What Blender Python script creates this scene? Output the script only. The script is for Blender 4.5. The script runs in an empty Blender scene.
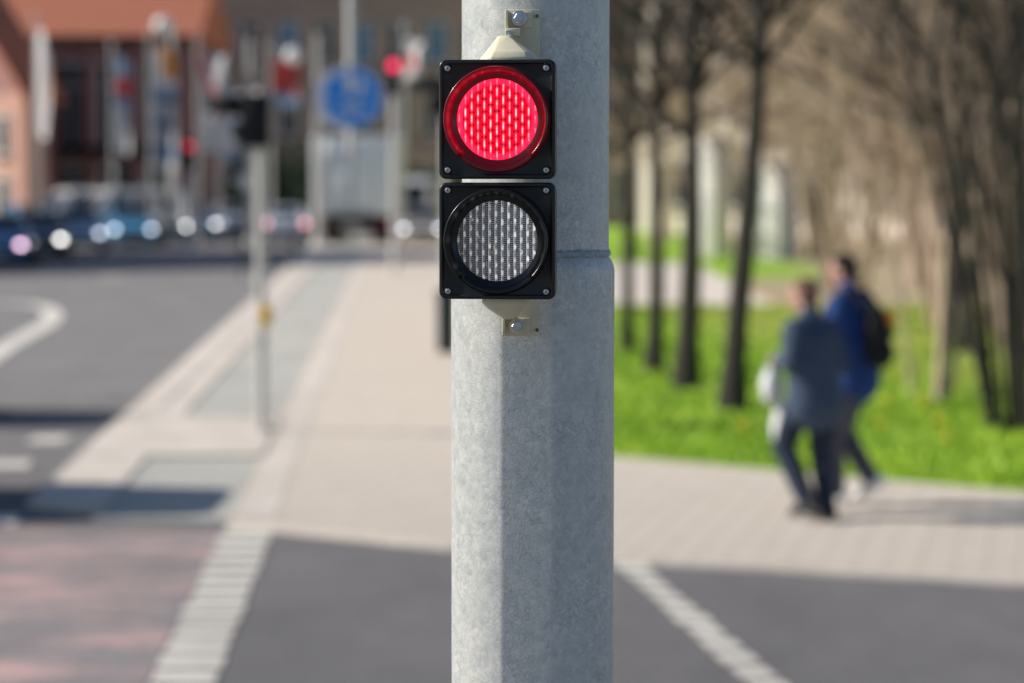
import bpy, bmesh, math, random
from mathutils import Vector, Matrix
R = math.radians
random.seed(7)
S = bpy.context.scene
COL = S.collection

# ------------------------------------------------------------------ camera geometry
F = 85/36*1024
CAMH = 2.4
PITCH = math.atan(161.5/F)
cp, sp = math.cos(PITCH), math.sin(PITCH)
def ray(px, py):
    dx = (px-512)/F; dy = (341.5-py)/F
    return Vector((dx, cp+dy*sp, -sp+dy*cp))
def W(px, py, Y):
    r = ray(px, py); return Vector((0, 0, CAMH)) + r*(Y/r.y)
def G(px, py, z=0.0):
    r = ray(px, py); return Vector((0, 0, CAMH)) + r*((z-CAMH)/r.z)

# ------------------------------------------------------------------ node helpers
class NB:
    def __init__(s, name):
        m = bpy.data.materials.new(name); m.use_nodes = True
        s.m = m; s.nt = m.node_tree; s.n = s.nt.nodes; s.l = s.nt.links
        s.b = s.n['Principled BSDF']
        s.tc = s.n.new('ShaderNodeTexCoord')
    def put(s, sock, v):
        if isinstance(v, bpy.types.NodeSocket): s.l.new(v, sock)
        elif isinstance(v, (tuple, list)) and sock.type == 'RGBA' and len(v) == 3: sock.default_value = (*v, 1)
        else: sock.default_value = v
    def math(s, op, a, b=0.0, c=None, clamp=False):
        n = s.n.new('ShaderNodeMath'); n.operation = op; n.use_clamp = clamp
        s.put(n.inputs[0], a); s.put(n.inputs[1], b)
        if c is not None: s.put(n.inputs[2], c)
        return n.outputs[0]
    def mix(s, f, a, b, mode='MIX'):
        n = s.n.new('ShaderNodeMix'); n.data_type = 'RGBA'; n.blend_type = mode
        s.put(n.inputs[0], f); s.put(n.inputs[6], a); s.put(n.inputs[7], b)
        return n.outputs[2]
    def xyz(s, v):
        n = s.n.new('ShaderNodeSeparateXYZ'); s.l.new(v, n.inputs[0]); return n.outputs
    def comb(s, x, y, z):
        n = s.n.new('ShaderNodeCombineXYZ')
        for i, v in enumerate((x, y, z)): s.put(n.inputs[i], v)
        return n.outputs[0]
    def obj(s): return s.tc.outputs['Object']
    def vscale(s, v, sc):
        n = s.n.new('ShaderNodeMapping'); s.l.new(v, n.inputs[0]); n.inputs['Scale'].default_value = sc; return n.outputs[0]
    def noise(s, scale, detail=4, rough=.55, v=None, col=False):
        n = s.n.new('ShaderNodeTexNoise'); s.l.new(v or s.obj(), n.inputs['Vector'])
        n.inputs['Scale'].default_value = scale; n.inputs['Detail'].default_value = detail
        n.inputs['Roughness'].default_value = rough
        return n.outputs['Color' if col else 'Fac']
    def voro(s, scale, feature='F1', v=None, out='Distance'):
        n = s.n.new('ShaderNodeTexVoronoi'); n.feature = feature
        s.l.new(v or s.obj(), n.inputs['Vector']); n.inputs['Scale'].default_value = scale
        return n.outputs[out]
    def ramp(s, f, stops, interp='LINEAR'):
        n = s.n.new('ShaderNodeValToRGB'); n.color_ramp.interpolation = interp; s.put(n.inputs[0], f)
        el = n.color_ramp.elements
        while len(el) < len(stops): el.new(.5)
        for e, (p, c) in zip(el, stops):
            e.position = p; e.color = (*c, 1) if isinstance(c, (tuple, list)) else (c, c, c, 1)
        return n.outputs[0]
    def mr(s, f, a, b, c=0.0, d=1.0):
        n = s.n.new('ShaderNodeMapRange'); n.clamp = True
        s.put(n.inputs[0], f)
        for i, v in enumerate((a, b, c, d)): n.inputs[i+1].default_value = v
        return n.outputs[0]
    def bump(s, h, st=.3, dist=.01):
        n = s.n.new('ShaderNodeBump'); s.put(n.inputs['Height'], h)
        n.inputs['Strength'].default_value = st; n.inputs['Distance'].default_value = dist
        s.l.new(n.outputs[0], s.b.inputs['Normal'])
    def set(s, **k):
        for kk, v in k.items(): s.put(s.b.inputs[kk.replace('_', ' ')], v)
        return s.m

def plain(name, c, rough=.6, metal=0.0, var=.18, scale=6., coat=0.0, bump=0.0):
    b = NB(name)
    f = b.noise(scale, 5)
    lo = tuple(x*(1-var) for x in c); hi = tuple(min(1, x*(1+var)) for x in c)
    b.set(Base_Color=b.mix(f, lo, hi), Roughness=b.mr(b.noise(scale*2.3, 3), .3, .7, rough*.85, min(1, rough*1.15)), Metallic=metal)
    b.b.inputs['Coat Weight'].default_value = coat
    if bump: b.bump(f, bump, .01)
    return b.m

M = {}
def mats():
    # galvanised steel with spangle
    b = NB('galvanised_steel')
    warp = b.noise(30, 3, col=True)
    v = b.mix(.035, b.obj(), warp, 'ADD')
    e1 = b.voro(150, 'DISTANCE_TO_EDGE', v); e2 = b.voro(62, 'DISTANCE_TO_EDGE', v)
    cell = b.voro(150, 'F1', v, 'Color'); cr = b.xyz(cell)[0]
    big = b.noise(9, 6, .7); mid = b.noise(40, 5, .7); st = b.noise(4, 4, .6, b.vscale(b.obj(), (9, 9, .8)))
    lines = b.math('MULTIPLY', b.mr(e1, 0, .16, .80, 1), b.mr(e2, 0, .07, .86, 1))
    pat = b.mr(b.noise(11, 5), .42, .60, .15, .95)
    lines = b.mix(pat, (.9, .9, .9), lines)
    base = b.ramp(big, [(.28, (.64, .66, .65)), (.5, (.72, .73, .71)), (.72, (.80, .79, .76))])
    base = b.mix(.50, base, b.mix(cr, (.52, .57, .57), (.97, .95, .90)))
    base = b.mix(.45, base, b.ramp(mid, [(.34, (.58, .61, .61)), (.66, (.93, .91, .87))]))
    base = b.mix(1.0, base, lines, 'MULTIPLY')
    base = b.mix(b.mr(st, .50, .72, 0, .30), base, (.82, .77, .69))
    dk = b.mr(b.noise(55, 6, .75),   .56, .68, 0, .26); base = b.mix(dk, base, (.24, .25, .25))
    b.b.inputs['Diffuse Roughness'].default_value = .6
    b.set(Base_Color=base, Metallic=.20, Roughness=b.mr(mid, .3, .7, .38, .50))
    b.bump(b.math('ADD', b.mr(e1, 0, .1), b.noise(70, 5)), .14, .0010)
    M['galv'] = b.m
    M['weld'] = plain('weathered_weld', (.42, .46, .50), .55, .3, .55, 130, bump=.5)
    M['rust'] = plain('seam_stain', (.14, .12, .10), .8, 0, .5, 60)
    # black moulded plastic
    b = NB('black_plastic')
    g = b.noise(900, 2)
    b.set(Base_Color=b.mix(b.noise(25, 5), (.005, .005, .006), (.012, .012, .013)), Roughness=b.mr(b.noise(40, 4), .3, .7, .30, .46))
    b.bump(g, .18, .0004); M['black'] = b.m
    b = NB('visor_plastic'); b.set(Base_Color=b.mix(b.noise(20, 3), (.006, .006, .007), (.011, .011, .012)), Roughness=.24); M['black_gloss'] = b.m
    M['visor_red_spill'] = plain('visor_painted_red_spill', (.22, .010, .018), .22, 0, .1, 60)  # red lamp spill painted into the black visor's base colour
    M['far_black'] = plain('matt_black_metal', (.004, .005, .008), .85)
    M['cream'] = plain('cream_polyamide', (.76, .69, .50), .5, 0, .10, 45, bump=.05)
    M['steel'] = plain('zinc_bolt', (.55, .57, .62), .32, .95, .2, 120)
    M['screw'] = plain('stainless_screw', (.72, .70, .66), .28, .95, .2, 300)
    M['slot'] = plain('screw_recess', (.02, .02, .02), .6)
    # red LED lens: lit columns of fluted optics
    def lens(name, lit):
        b = NB(name); x, y, z = b.xyz(b.obj())
        p = .0077; P = .0153
        q = b.math('DIVIDE', b.math('ADD', x, p/2), p); cell = b.math('FLOOR', q); fr = b.math('FRACT', q)
        rnd = b.math('FRACT', b.math('MULTIPLY', b.math('SINE', b.math('MULTIPLY', cell, 12.9898)), 43.7))
        ph = b.math('ADD', b.math('MULTIPLY', cell, .5), b.math('MULTIPLY', rnd, .16))
        zz = b.math('FRACT', b.math('ADD', b.math('DIVIDE', b.math('ADD', z, 1.0), P), ph))
        az_ = b.math('ABSOLUTE', b.math('SUBTRACT', zz, .5)); au = b.math('ABSOLUTE', b.math('SUBTRACT', fr, .5))
        fine = b.math('MULTIPLY_ADD', b.math('SINE', b.math('MULTIPLY', z, 2*math.pi/.0023)), .5, .5)
        speck = b.noise(430, 4, .75); mott = b.noise(95, 4, .7)
        if lit:
            blob = b.mr(az_, .16, .38, 1, 0); core = b.mr(au, .03, .17, 1, 0)
            k = b.math('MULTIPLY', b.math('MULTIPLY', core, b.math('MULTIPLY_ADD', blob, .9, .07)), b.math('MULTIPLY', b.math('MULTIPLY_ADD', fine, .5, .6), b.mr(mott, .38, .58, .25, 1.2)))
            lines = b.math('MULTIPLY_ADD', b.math('COSINE', b.math('MULTIPLY', fr, 6*math.pi)), .5, .5)
            base = b.mix(b.math('MULTIPLY', b.math('MULTIPLY_ADD', lines, .7, .3), b.mr(speck, .34, .62)), (.42, .0, .016), (2.9, .0, .044))
            bb = b.mr(az_, .28, .46, 1.0, .30); base = b.mix(1.0, base, b.comb(bb, bb, bb), 'MULTIPLY')
            col = b.mix(k, base, (4.6, .95, 1.0))
            rr = b.math('SQRT', b.math('ADD', b.math('MULTIPLY', x, x), b.math('MULTIPLY', z, z)))
            col = b.mix(b.math('MULTIPLY', b.mr(rr, .0405, .0440), b.mr(speck, .3, .65, .3, 1)), col, (2.6, .03, .13))
            b.set(Base_Color=(.05, .0, .003), Roughness=.3, Specular_IOR_Level=.15, Emission_Color=col, Emission_Strength=1.15)
        else:
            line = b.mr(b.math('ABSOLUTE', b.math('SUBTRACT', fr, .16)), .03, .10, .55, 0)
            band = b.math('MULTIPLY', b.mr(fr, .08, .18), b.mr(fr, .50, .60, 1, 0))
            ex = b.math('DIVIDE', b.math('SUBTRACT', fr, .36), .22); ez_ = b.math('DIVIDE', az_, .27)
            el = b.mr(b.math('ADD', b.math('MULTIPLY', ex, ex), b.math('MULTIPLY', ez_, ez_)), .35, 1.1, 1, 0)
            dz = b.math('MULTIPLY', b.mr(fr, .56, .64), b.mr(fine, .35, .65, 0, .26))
            t = b.math('ADD', b.math('ADD', line, b.math('MULTIPLY', band, .26)), b.math('ADD', b.math('MULTIPLY', el, b.mr(mott, .38, .62, .15, .95)), dz))  # bright line and blobs paint the flutes' highlights into the colour
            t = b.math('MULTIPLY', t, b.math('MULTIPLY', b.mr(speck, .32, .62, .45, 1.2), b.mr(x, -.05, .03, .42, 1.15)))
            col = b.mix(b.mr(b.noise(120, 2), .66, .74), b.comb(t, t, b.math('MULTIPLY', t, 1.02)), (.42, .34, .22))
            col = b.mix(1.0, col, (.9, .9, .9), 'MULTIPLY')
            b.set(Base_Color=b.mix(.02, col, (.1, .1, .1)), Roughness=.3, Specular_IOR_Level=.3, Emission_Color=b.mix(1.0, col, (.97, .97, 1.0), 'MULTIPLY'), Emission_Strength=.62)  # faint emission added to the unlit lens for light scattered inside it
        u = b.math('SUBTRACT', fr, .5)
        b.b.inputs['Coat Weight'].default_value = .03 if lit else .12; b.b.inputs['Coat Roughness'].default_value = .12
        b.bump(b.math('ADD', speck, b.math('MULTIPLY', fine, .4)), .35, .0006)
        return b.m
    M['red_lens'] = lens('red_led_lens', True); M['clear_lens'] = lens('clear_lens_added_glow', False)
    # ground
    def ground(name, c1, c2, sc, fine, wear=None, near=.92):
        b = NB(name); f = b.noise(sc, 6, .65); g = b.noise(fine, 3, .8)
        base = b.mix(f, c1, c2); base = b.mix(.35, base, b.mix(g, tuple(x*.4 for x in c1), tuple(x*1.7 for x in c2)))
        if wear: base = b.mix(b.mr(b.noise(1.0, 5, .65, b.vscale(b.obj(), (.9, 2.6, 1))), .47, .64, 0, .9), base, wear)
        yy = b.xyz(b.obj())[1]; k = b.mr(yy, 12, 30, near, 1.10); base = b.mix(1.0, base, b.comb(k, k, k), 'MULTIPLY')  # lighter with distance: grazing reflection painted into the colour
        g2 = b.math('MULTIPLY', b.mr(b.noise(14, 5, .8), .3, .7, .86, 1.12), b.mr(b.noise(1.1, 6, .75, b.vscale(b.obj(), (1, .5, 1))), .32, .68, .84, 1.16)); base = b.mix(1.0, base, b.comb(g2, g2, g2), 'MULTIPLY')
        b.set(Base_Color=base, Roughness=.9); b.bump(g, .3, .01); return b.m
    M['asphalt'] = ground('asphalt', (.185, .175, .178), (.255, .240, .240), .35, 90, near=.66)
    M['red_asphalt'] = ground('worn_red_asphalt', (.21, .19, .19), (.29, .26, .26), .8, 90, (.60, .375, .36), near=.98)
    M['cyclepath'] = ground('cycle_path_asphalt', (.42, .41, .38), (.54, .52, .475), .6, 80)
    b = NB('concrete_pavers')
    n = b.n.new('ShaderNodeTexBrick'); mp = b.n.new('ShaderNodeMapping'); mp.inputs['Rotation'].default_value = (0, 0, R(12.7)); b.l.new(b.obj(), mp.inputs[0]); b.l.new(mp.outputs[0], n.inputs['Vector']); n.inputs['Scale'].default_value = 1
    n.inputs['Brick Width'].default_value = .20; n.inputs['Row Height'].default_value = .20; n.offset = 0
    n.inputs['Mortar Size'].default_value = .010; n.inputs['Mortar Smooth'].default_value = .3
    n.inputs['Color1'].default_value = (.69, .60, .52, 1); n.inputs['Color2'].default_value = (.76, .67, .59, 1); n.inputs['Mortar'].default_value = (.44, .37, .32, 1)
    base = b.mix(.4, n.outputs['Color'], b.mix(b.noise(.6, 6, .7), (.62, .55, .49), (.82, .74, .67)))
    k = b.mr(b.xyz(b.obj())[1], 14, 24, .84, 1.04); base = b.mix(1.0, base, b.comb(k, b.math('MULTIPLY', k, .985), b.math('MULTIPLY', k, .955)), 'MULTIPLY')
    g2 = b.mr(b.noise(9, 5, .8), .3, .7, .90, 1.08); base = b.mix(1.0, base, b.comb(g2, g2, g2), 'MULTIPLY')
    b.set(Base_Color=base, Roughness=.9); b.bump(n.outputs['Fac'], -.3, .004); M['pavers'] = b.m
    M['kerb'] = ground('kerb_granite', (.60, .53, .475), (.74, .66, .59), 1.5, 60)
    M['paint'] = ground('worn_white_paint', (.62, .575, .52), (.78, .73, .67), 3, 40)
    b = NB('lawn_soil'); f = b.noise(.5, 6, .7); f2 = b.noise(25, 4, .8); x, y, z = b.xyz(b.obj())
    gr = b.mix(f, (.17, .32, .015), (.32, .50, .025)); gr = b.mix(b.mr(f2, .35, .7), gr, (.16, .28, .018))
    lit = b.mix(f2, (.40, .30, .19), (.58, .45, .30))
    dist = b.math('ADD', b.math('MULTIPLY_ADD', b.math('SUBTRACT', x, 4.), 6., y), b.math('MULTIPLY', f, 7.))
    gr = b.mix(b.mr(dist, 33, 41, 0, .95), gr, lit)
    far = b.mr(b.math('SUBTRACT', y, b.math('MULTIPLY', x, 9.)), 26, 30)
    gr = b.mix(b.math('MULTIPLY', b.mr(y, 55, 60), b.mr(x, 7, 9, 1, 0)), gr, b.mix(f, (.22, .42, .02), (.34, .54, .04)))
    b.set(Base_Color=gr, Roughness=.95); b.bump(f2, .6, .03); M['grass'] = b.m
    b = NB('grass_blades'); f = b.mr(b.noise(.8, 6, .75), .35, .65)
    b.set(Base_Color=b.mix(f, (.20, .40, .010), (.52, .70, .045)), Roughness=.6); M['blade'] = b.m
    def bark(name, c1, c2):
        b = NB(name); f = b.noise(5, 6, .7, b.vscale(b.obj(), (6, 6, 1.2)))
        b.set(Base_Color=b.mix(f, c1, c2), Roughness=.95); b.bump(f, .8, .03); return b.m
    M['bark'] = bark('dark_bark', (.018, .016, .014), (.080, .068, .056))
    M['twig'] = bark('brown_twigs', (.38, .28, .21), (.74, .58, .46))
    M['twig_olive'] = bark('olive_twigs', (.32, .25, .17), (.64, .52, .39))
    M['twig_pale'] = bark('pale_twigs', (.62, .52, .44), (.93, .84, .76))  # paler copy of the twigs, sunlight painted into the colour
    # buildings
    b = NB('dark_brick')
    n = b.n.new('ShaderNodeTexBrick'); b.l.new(b.comb(b.xyz(b.obj())[0], b.xyz(b.obj())[2], 0.0), n.inputs['Vector']); n.inputs['Scale'].default_value = 1
    n.inputs['Brick Width'].default_value = .25; n.inputs['Row Height'].default_value = .08; n.inputs['Mortar Size'].default_value = .01
    n.inputs['Color1'].default_value = (.30, .115, .11, 1); n.inputs['Color2'].default_value = (.36, .155, .14, 1); n.inputs['Mortar'].default_value = (.35, .28, .26, 1)
    b.set(Base_Color=b.mix(.3, n.outputs['Color'], b.mix(b.noise(.5, 5), (.18, .09, .10), (.42, .22, .20))), Roughness=.9); M['brick'] = b.m
    b = NB('clay_tiles'); x, y, z = b.xyz(b.obj())
    w = b.mr(b.math('SINE', b.math('MULTIPLY', x, 2*math.pi/.25)), -1, 1)
    w2 = b.mr(b.math('SINE', b.math('MULTIPLY', z, 2*math.pi/.22)), -1, .2)
    b.set(Base_Color=b.mix(b.math('MULTIPLY', w, w2), (.34, .11, .06), b.mix(b.noise(1.2, 4), (.54, .17, .10), (.68, .26, .16))), Roughness=.85)
    M['tiles'] = b.m
    M['stone'] = plain('brown_sandstone', (.34, .27, .235), .9, 0, .3, .8)
    M['pale_stone'] = plain('pale_render', (.86, .77, .70), .9, 0, .15, .6)
    M['salmon'] = plain('salmon_render', (.52, .30, .235), .9, 0, .12, 1)
    M['white_wall'] = plain('white_render', (.78, .74, .70), .85, 0, .08, 1)
    M['trim'] = plain('stone_trim', (.36, .31, .29), .85, 0, .12, 2)
    b = NB('window_glass'); b.set(Base_Color=b.mix(b.noise(.7, 2), (.008, .012, .018), (.03, .05, .08)), Roughness=.2); M['glass'] = b.m
    M['blue_glass'] = plain('blue_window_glass', (.06, .20, .38), .1, 0, .4, .5)
    M['frame'] = plain('window_frame_paint', (.62, .60, .57), .6)
    # cars
    def paint(n_, c): return plain(n_, c, .22, .25, .06, 2, coat=.8)
    for n_, c in dict(navy=(.04, .17, .36), carblack=(.012, .016, .028), steelblue=(.30, .44, .58), blue=(.06, .32, .58), silver=(.60, .66, .74), carwhite=(.75, .75, .74), sand=(.48, .43, .38), teal=(.05, .20, .30)).items():
        M[n_] = paint(n_+'_car_paint', c)
    M['truck_box'] = plain('truck_box_panel', (.86, .93, .98), .5, 0, .04, 1)
    b = NB('car_glass'); b.set(Base_Color=b.mix(b.noise(2, 2), (.012, .016, .022), (.03, .04, .05)), Roughness=.06); M['car_glass'] = b.m
    M['tyre'] = plain('tyre_rubber', (.018, .018, .018), .8)
    M['rim'] = plain('alloy_rim', (.5, .5, .52), .3, .8)
    M['chrome'] = plain('chrome_trim', (.7, .7, .72), .15, 1)
    M['plate'] = plain('number_plate', (.7, .7, .68), .5)
    M['tail'] = plain('red_tail_lamp', (.5, .02, .03), .25)
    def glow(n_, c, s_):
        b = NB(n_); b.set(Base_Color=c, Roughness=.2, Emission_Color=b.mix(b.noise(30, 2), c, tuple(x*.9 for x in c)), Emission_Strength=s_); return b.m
    M['glint_white'] = glow('headlamp_glint', (1, .97, .93), 9); M['glint_soft'] = glow('headlamp_soft_glint', (.80, .88, 1), 5)  # emission added to car headlights to stand in for sun glints
    M['glint_pink'] = glow('headlamp_pink_glint', (.95, .62, .82), 7); M['lamp_red'] = glow('lit_red_lamp', (1, .03, .12), 2)
    M['lamp_dim'] = glow('dim_red_lamp', (1, .05, .09), .8); M['lamp_tail'] = glow('lit_tail_lamp', (1, .35, .40), 3)
    M['lamp_off'] = plain('headlamp_glass', (.55, .57, .6), .15, .3)
    # signs, flags, people
    M['sign_blue'] = plain('sign_blue', (.001, .27, .88), .35, 0, .10, 3)
    M['sign_white'] = plain('sign_white', (.92, .90, .88), .4, 0, .05, 3)
    M['sign_back'] = plain('pale_sign_metal', (.86, .80, .78), .5, .1, .1, 3)
    M['mastgrey'] = plain('mast_steel', (.60, .58, .54), .5, .15, .15, 6)
    M['mastpaint'] = plain('pale_mast_paint', (.62, .60, .58), .5, 0, .1, 3)
    M['mastdark'] = plain('dark_green_metal', (.015, .03, .03), .5)
    M['yellow'] = plain('yellow_button_box', (.95, .52, .02), .4)
    def cloth(n_, c, var=.25): return plain(n_, c, .85, 0, var, 9, bump=.25)
    M['flag_white'] = cloth('white_banner', (.72, .70, .72)); M['flag_red'] = cloth('red_banner', (.62, .07, .06)); M['flag_orange'] = cloth('orange_banner', (.80, .33, .08))
    M['flag_blue'] = cloth('blue_banner', (.25, .36, .52))
    M['skin'] = plain('skin', (.60, .34, .26), .5, 0, .1, 12); M['hair_brown'] = cloth('brown_hair', (.17, .085, .06)); M['hair'] = cloth('dark_hair', (.02, .015, .013)); M['eye'] = plain('eye', (.03, .02, .02), .3)
    M['navy_cloth'] = cloth('navy_jacket', (.045, .07, .12)); M['blue_cloth'] = cloth('blue_jacket', (.012, .050, .20))
    M['jeans'] = cloth('dark_jeans', (.012, .022, .045)); M['trousers'] = cloth('charcoal_trousers', (.10, .10, .12))
    M['shoe_dark'] = plain('dark_shoe', (.03, .03, .035), .5); M['shoe_white'] = plain('white_trainer', (.92, .90, .88), .5)
    M['pack'] = cloth('black_backpack', (.006, .007, .008)); M['orange'] = cloth('orange_patch', (.75, .18, .03)); M['green_patch'] = cloth('dark_green_pocket', (.01, .05, .02))
    M['bag'] = cloth('white_carrier_bag', (.80, .80, .82), .06)
    M['leaf'] = plain('hedge_leaf', (.045, .10, .025), .7, 0, .5, 3)
mats()

# ------------------------------------------------------------------ object helpers
def tag(o, label=None, cat=None, group=None, kind=None):
    if label: o['label'] = label
    if cat: o['category'] = cat
    if group: o['group'] = group
    if kind: o['kind'] = kind
    return o
def thing(name, label, cat, loc=(0, 0, 0), rz=0, group=None, sc=1):
    o = bpy.data.objects.new(name, None); COL.objects.link(o); o.location = loc; o.rotation_euler = (0, 0, rz)
    o.empty_display_size = .1
    if sc != 1: o.scale = (sc, sc, sc)
    return tag(o, label, cat, group)
def smooth(me, ang=40):
    bm = bmesh.new(); bm.from_mesh(me)
    bm.normal_update()
    for f in bm.faces: f.smooth = True
    a = R(ang)
    for e in bm.edges:
        if len(e.link_faces) == 2 and e.calc_face_angle(0) > a: e.smooth = False
    bm.to_mesh(me); bm.free()
def obj(name, bm, mat, parent=None, ang=40, loc=None):
    me = bpy.data.meshes.new(name); bm.to_mesh(me); bm.free()
    if ang: smooth(me, ang)
    for m in (mat if isinstance(mat, list) else [mat]): me.materials.append(m)
    o = bpy.data.objects.new(name, me); COL.objects.link(o)
    if parent: o.parent = parent
    if loc is not None: o.location = loc
    return o
def dup(root, loc, rz, label=None, sc=None, group=None):
    def cpy(o, par):
        c = o.copy(); COL.objects.link(c)
        if par: c.parent = par
        for ch in list(KIDS(o)): cpy(ch, c)
        return c
    r = cpy(root, None); r.location = loc; r.rotation_euler = (0, 0, rz)
    if sc: r.scale = (sc, sc, sc) if not isinstance(sc, tuple) else sc
    if label: r['label'] = label
    if group: r['group'] = group
    return r
def KIDS(o): return [c for c in bpy.data.objects if c.parent == o]
def box(bm, c, s, rot=None, bev=0, seg=2):
    m = Matrix.Translation(Vector(c))
    if rot: m = m @ rot
    m = m @ Matrix.Diagonal((*s, 1))
    r = bmesh.ops.create_cube(bm, size=1, matrix=m)
    if bev:
        es = list({e for v in r['verts'] for e in v.link_edges})
        bmesh.ops.bevel(bm, geom=es, offset=bev, segments=seg, affect='EDGES', profile=.5)
    return bm
def boxm(c, s, rot=None, bev=0, seg=2): return box(bmesh.new(), c, s, rot, bev, seg)
def quad(bm, pts): bm.faces.new([bm.verts.new(p) for p in pts])
def prism(bm, pts, ax, t0, t1):
    """extrude 2D polygon along axis ax from t0 to t1"""
    def P(p, t): return Vector((t, p[0], p[1])) if ax == 0 else Vector((p[0], t, p[1])) if ax == 1 else Vector((p[0], p[1], t))
    a = [bm.verts.new(P(p, t0)) for p in pts]; b = [bm.verts.new(P(p, t1)) for p in pts]; n = len(pts)
    bm.faces.new(a); bm.faces.new(b[::-1])
    for i in range(n): bm.faces.new((a[i], b[i], b[(i+1) % n], a[(i+1) % n]))
    bmesh.ops.recalc_face_normals(bm, faces=bm.faces)
    return bm
def tube(bm, p0, p1, r0, r1=None, n=10, cap=True):
    r1 = r0 if r1 is None else r1
    p0, p1 = Vector(p0), Vector(p1); d = (p1-p0).normalized()
    u = d.orthogonal().normalized(); v = d.cross(u)
    a = [bm.verts.new(p0+(u*math.cos(2*math.pi*i/n)+v*math.sin(2*math.pi*i/n))*r0) for i in range(n)]
    b = [bm.verts.new(p1+(u*math.cos(2*math.pi*i/n)+v*math.sin(2*math.pi*i/n))*r1) for i in range(n)]
    for i in range(n): bm.faces.new((a[i], a[(i+1) % n], b[(i+1) % n], b[i]))
    if cap: bm.faces.new(a[::-1]); bm.faces.new(b)
    return bm
def tubem(*a, **k): return tube(bmesh.new(), *a, **k)
def lathe(bm, prof, n=64, axis='z', c=(0, 0, 0), f=None):
    """prof: (r, t) list. f(theta, t)->t for angle dependent length"""
    rings = []
    for r, t in prof:
        ring = []
        for i in range(n):
            th = 2*math.pi*i/n; tt = f(th, t) if f else t
            if axis == 'z': p = (r*math.cos(th), r*math.sin(th), tt)
            else: p = (r*math.cos(th), tt, r*math.sin(th))
            ring.append(bm.verts.new(Vector(p)+Vector(c)))
        rings.append(ring)
    for a, b in zip(rings, rings[1:]):
        for i in range(n): bm.faces.new((a[i], a[(i+1) % n], b[(i+1) % n], b[i]))
    return rings
def sheet(name, pts, z, mat, parent=None, kind='structure', div=0):
    bm = bmesh.new(); bm.faces.new([bm.verts.new((p[0], p[1], z)) for p in pts])
    bmesh.ops.recalc_face_normals(bm, faces=bm.faces)
    for f in bm.faces:
        if f.normal.z < 0: f.normal_flip()
    o = obj(name, bm, mat, parent, ang=0)
    if kind: o['kind'] = kind
    return o
def slab(name, pts, z0, z1, mat):
    bm = bmesh.new(); prism(bm, [(p[0], p[1]) for p in pts], 2, z0, z1)
    o = obj(name, bm, mat, ang=0); o['kind'] = 'structure'; return o

# ================================================================== GROUND
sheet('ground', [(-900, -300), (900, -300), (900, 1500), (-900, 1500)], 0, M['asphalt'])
Z1 = .035
kA, kB, kC, kD = (G(228, 525), G(450, 548), G(615, 560), G(1024, 583))
ang_k = (kD-kA)
def kerbline(x):
    for a, b in ((kA, kB), (kB, kC), (kC, kD)):
        if x <= b.x: break
    return a.y+(b.y-a.y)*(x-a.x)/(b.x-a.x)
cyR = lambda Y: -1.95-.047*(Y-16.6)
cyL = lambda Y: -3.30-.050*(Y-24.8)
kL = lambda Y: -4.02-.053*(Y-26.25)
kM = lambda Y: (cyL(Y)+kL(Y))/2
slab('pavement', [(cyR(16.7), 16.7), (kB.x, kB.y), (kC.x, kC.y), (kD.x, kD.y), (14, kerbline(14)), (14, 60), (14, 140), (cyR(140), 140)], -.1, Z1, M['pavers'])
y0 = 17.0
slab('cycle_path', [(cyL(y0)-.03, y0-.15), (cyR(16.7)-.003, 16.75), (cyR(110)-.003, 110), (cyL(110), 110)], -.1, Z1-.006, M['cyclepath'])
slab('kerb', [(kL(17.6), 17.6), (cyL(17.2)-.033, 17.2), (cyL(110)-.003, 110), (kL(110), 110)], -.1, Z1+.010, M['kerb'])
# darker gutter joint between the two kerb rows, and the paved driveway crossing band
sheet('gutter', [(kM(25)-.035, 25), (kM(25)+.035, 25), (kM(100)+.035, 100), (kM(100)-.035, 100)], Z1+.014, M['cyclepath'])
sheet('paved_band', [(kL(20.6), 20.6), (cyR(20.6), 20.6), (cyR(23.9), 23.9), (kL(23.9), 23.9)], Z1+.016, M['kerb'])
sheet('gutter_end', [(kL(23.9), 23.95), (cyR(24.1), 23.95), (cyR(24.1), 24.2), (kL(24.2), 24.2)], Z1+.016, M['cyclepath'])
sheet('kerb_edge', [(cyR(16.8)+.02, 16.8), (cyR(16.8)+.30, 16.8), (cyR(100)+.30, 100), (cyR(100)+.02, 100)], Z1+.004, M['kerb'])
# kerb stones along the crossing
slab('kerb_stones', [(kA.x, kA.y-.12), (kB.x, kB.y-.12), (kC.x, kC.y-.12), (14, kerbline(14)-.12), (14, kerbline(14)-.003), (kC.x, kC.y-.003), (kB.x, kB.y-.003), (kA.x, kA.y-.003)], -.1, Z1-.01, M['kerb'])
slab('near_pavement', [(-14, -12), (14, -12), (14, 6.5), (-14, 7.2)], -.1, .12, M['asphalt'])  # unseen slab under the mast, added for bounce light
# grass
def gpt(px, py): v = G(px, py, Z1); return (v.x, v.y)
g1 = gpt(600, 455); g2 = gpt(1024, 492)
gslope = (g2[1]-g1[1])/(g2[0]-g1[0])
slab('lawn', [g1, g2, (14, g2[1]+gslope*(14-g2[0])*.6), (60, 12), (60, 68.9), (5.2, 68.9), (5.0, 45.5), (.55, 45.5)], -.1, Z1+.03, M['grass'])
slab('far_lawn', [(.3, 69), (60, 66), (90, 150), (-3, 150)], -.1, Z1+.03, M['grass'])
sheet('cross_path', [(.5, 45.6), (4.97, 45.6), (5.17, 68.9), (.3, 68.9)], Z1+.004, M['kerb'])

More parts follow.
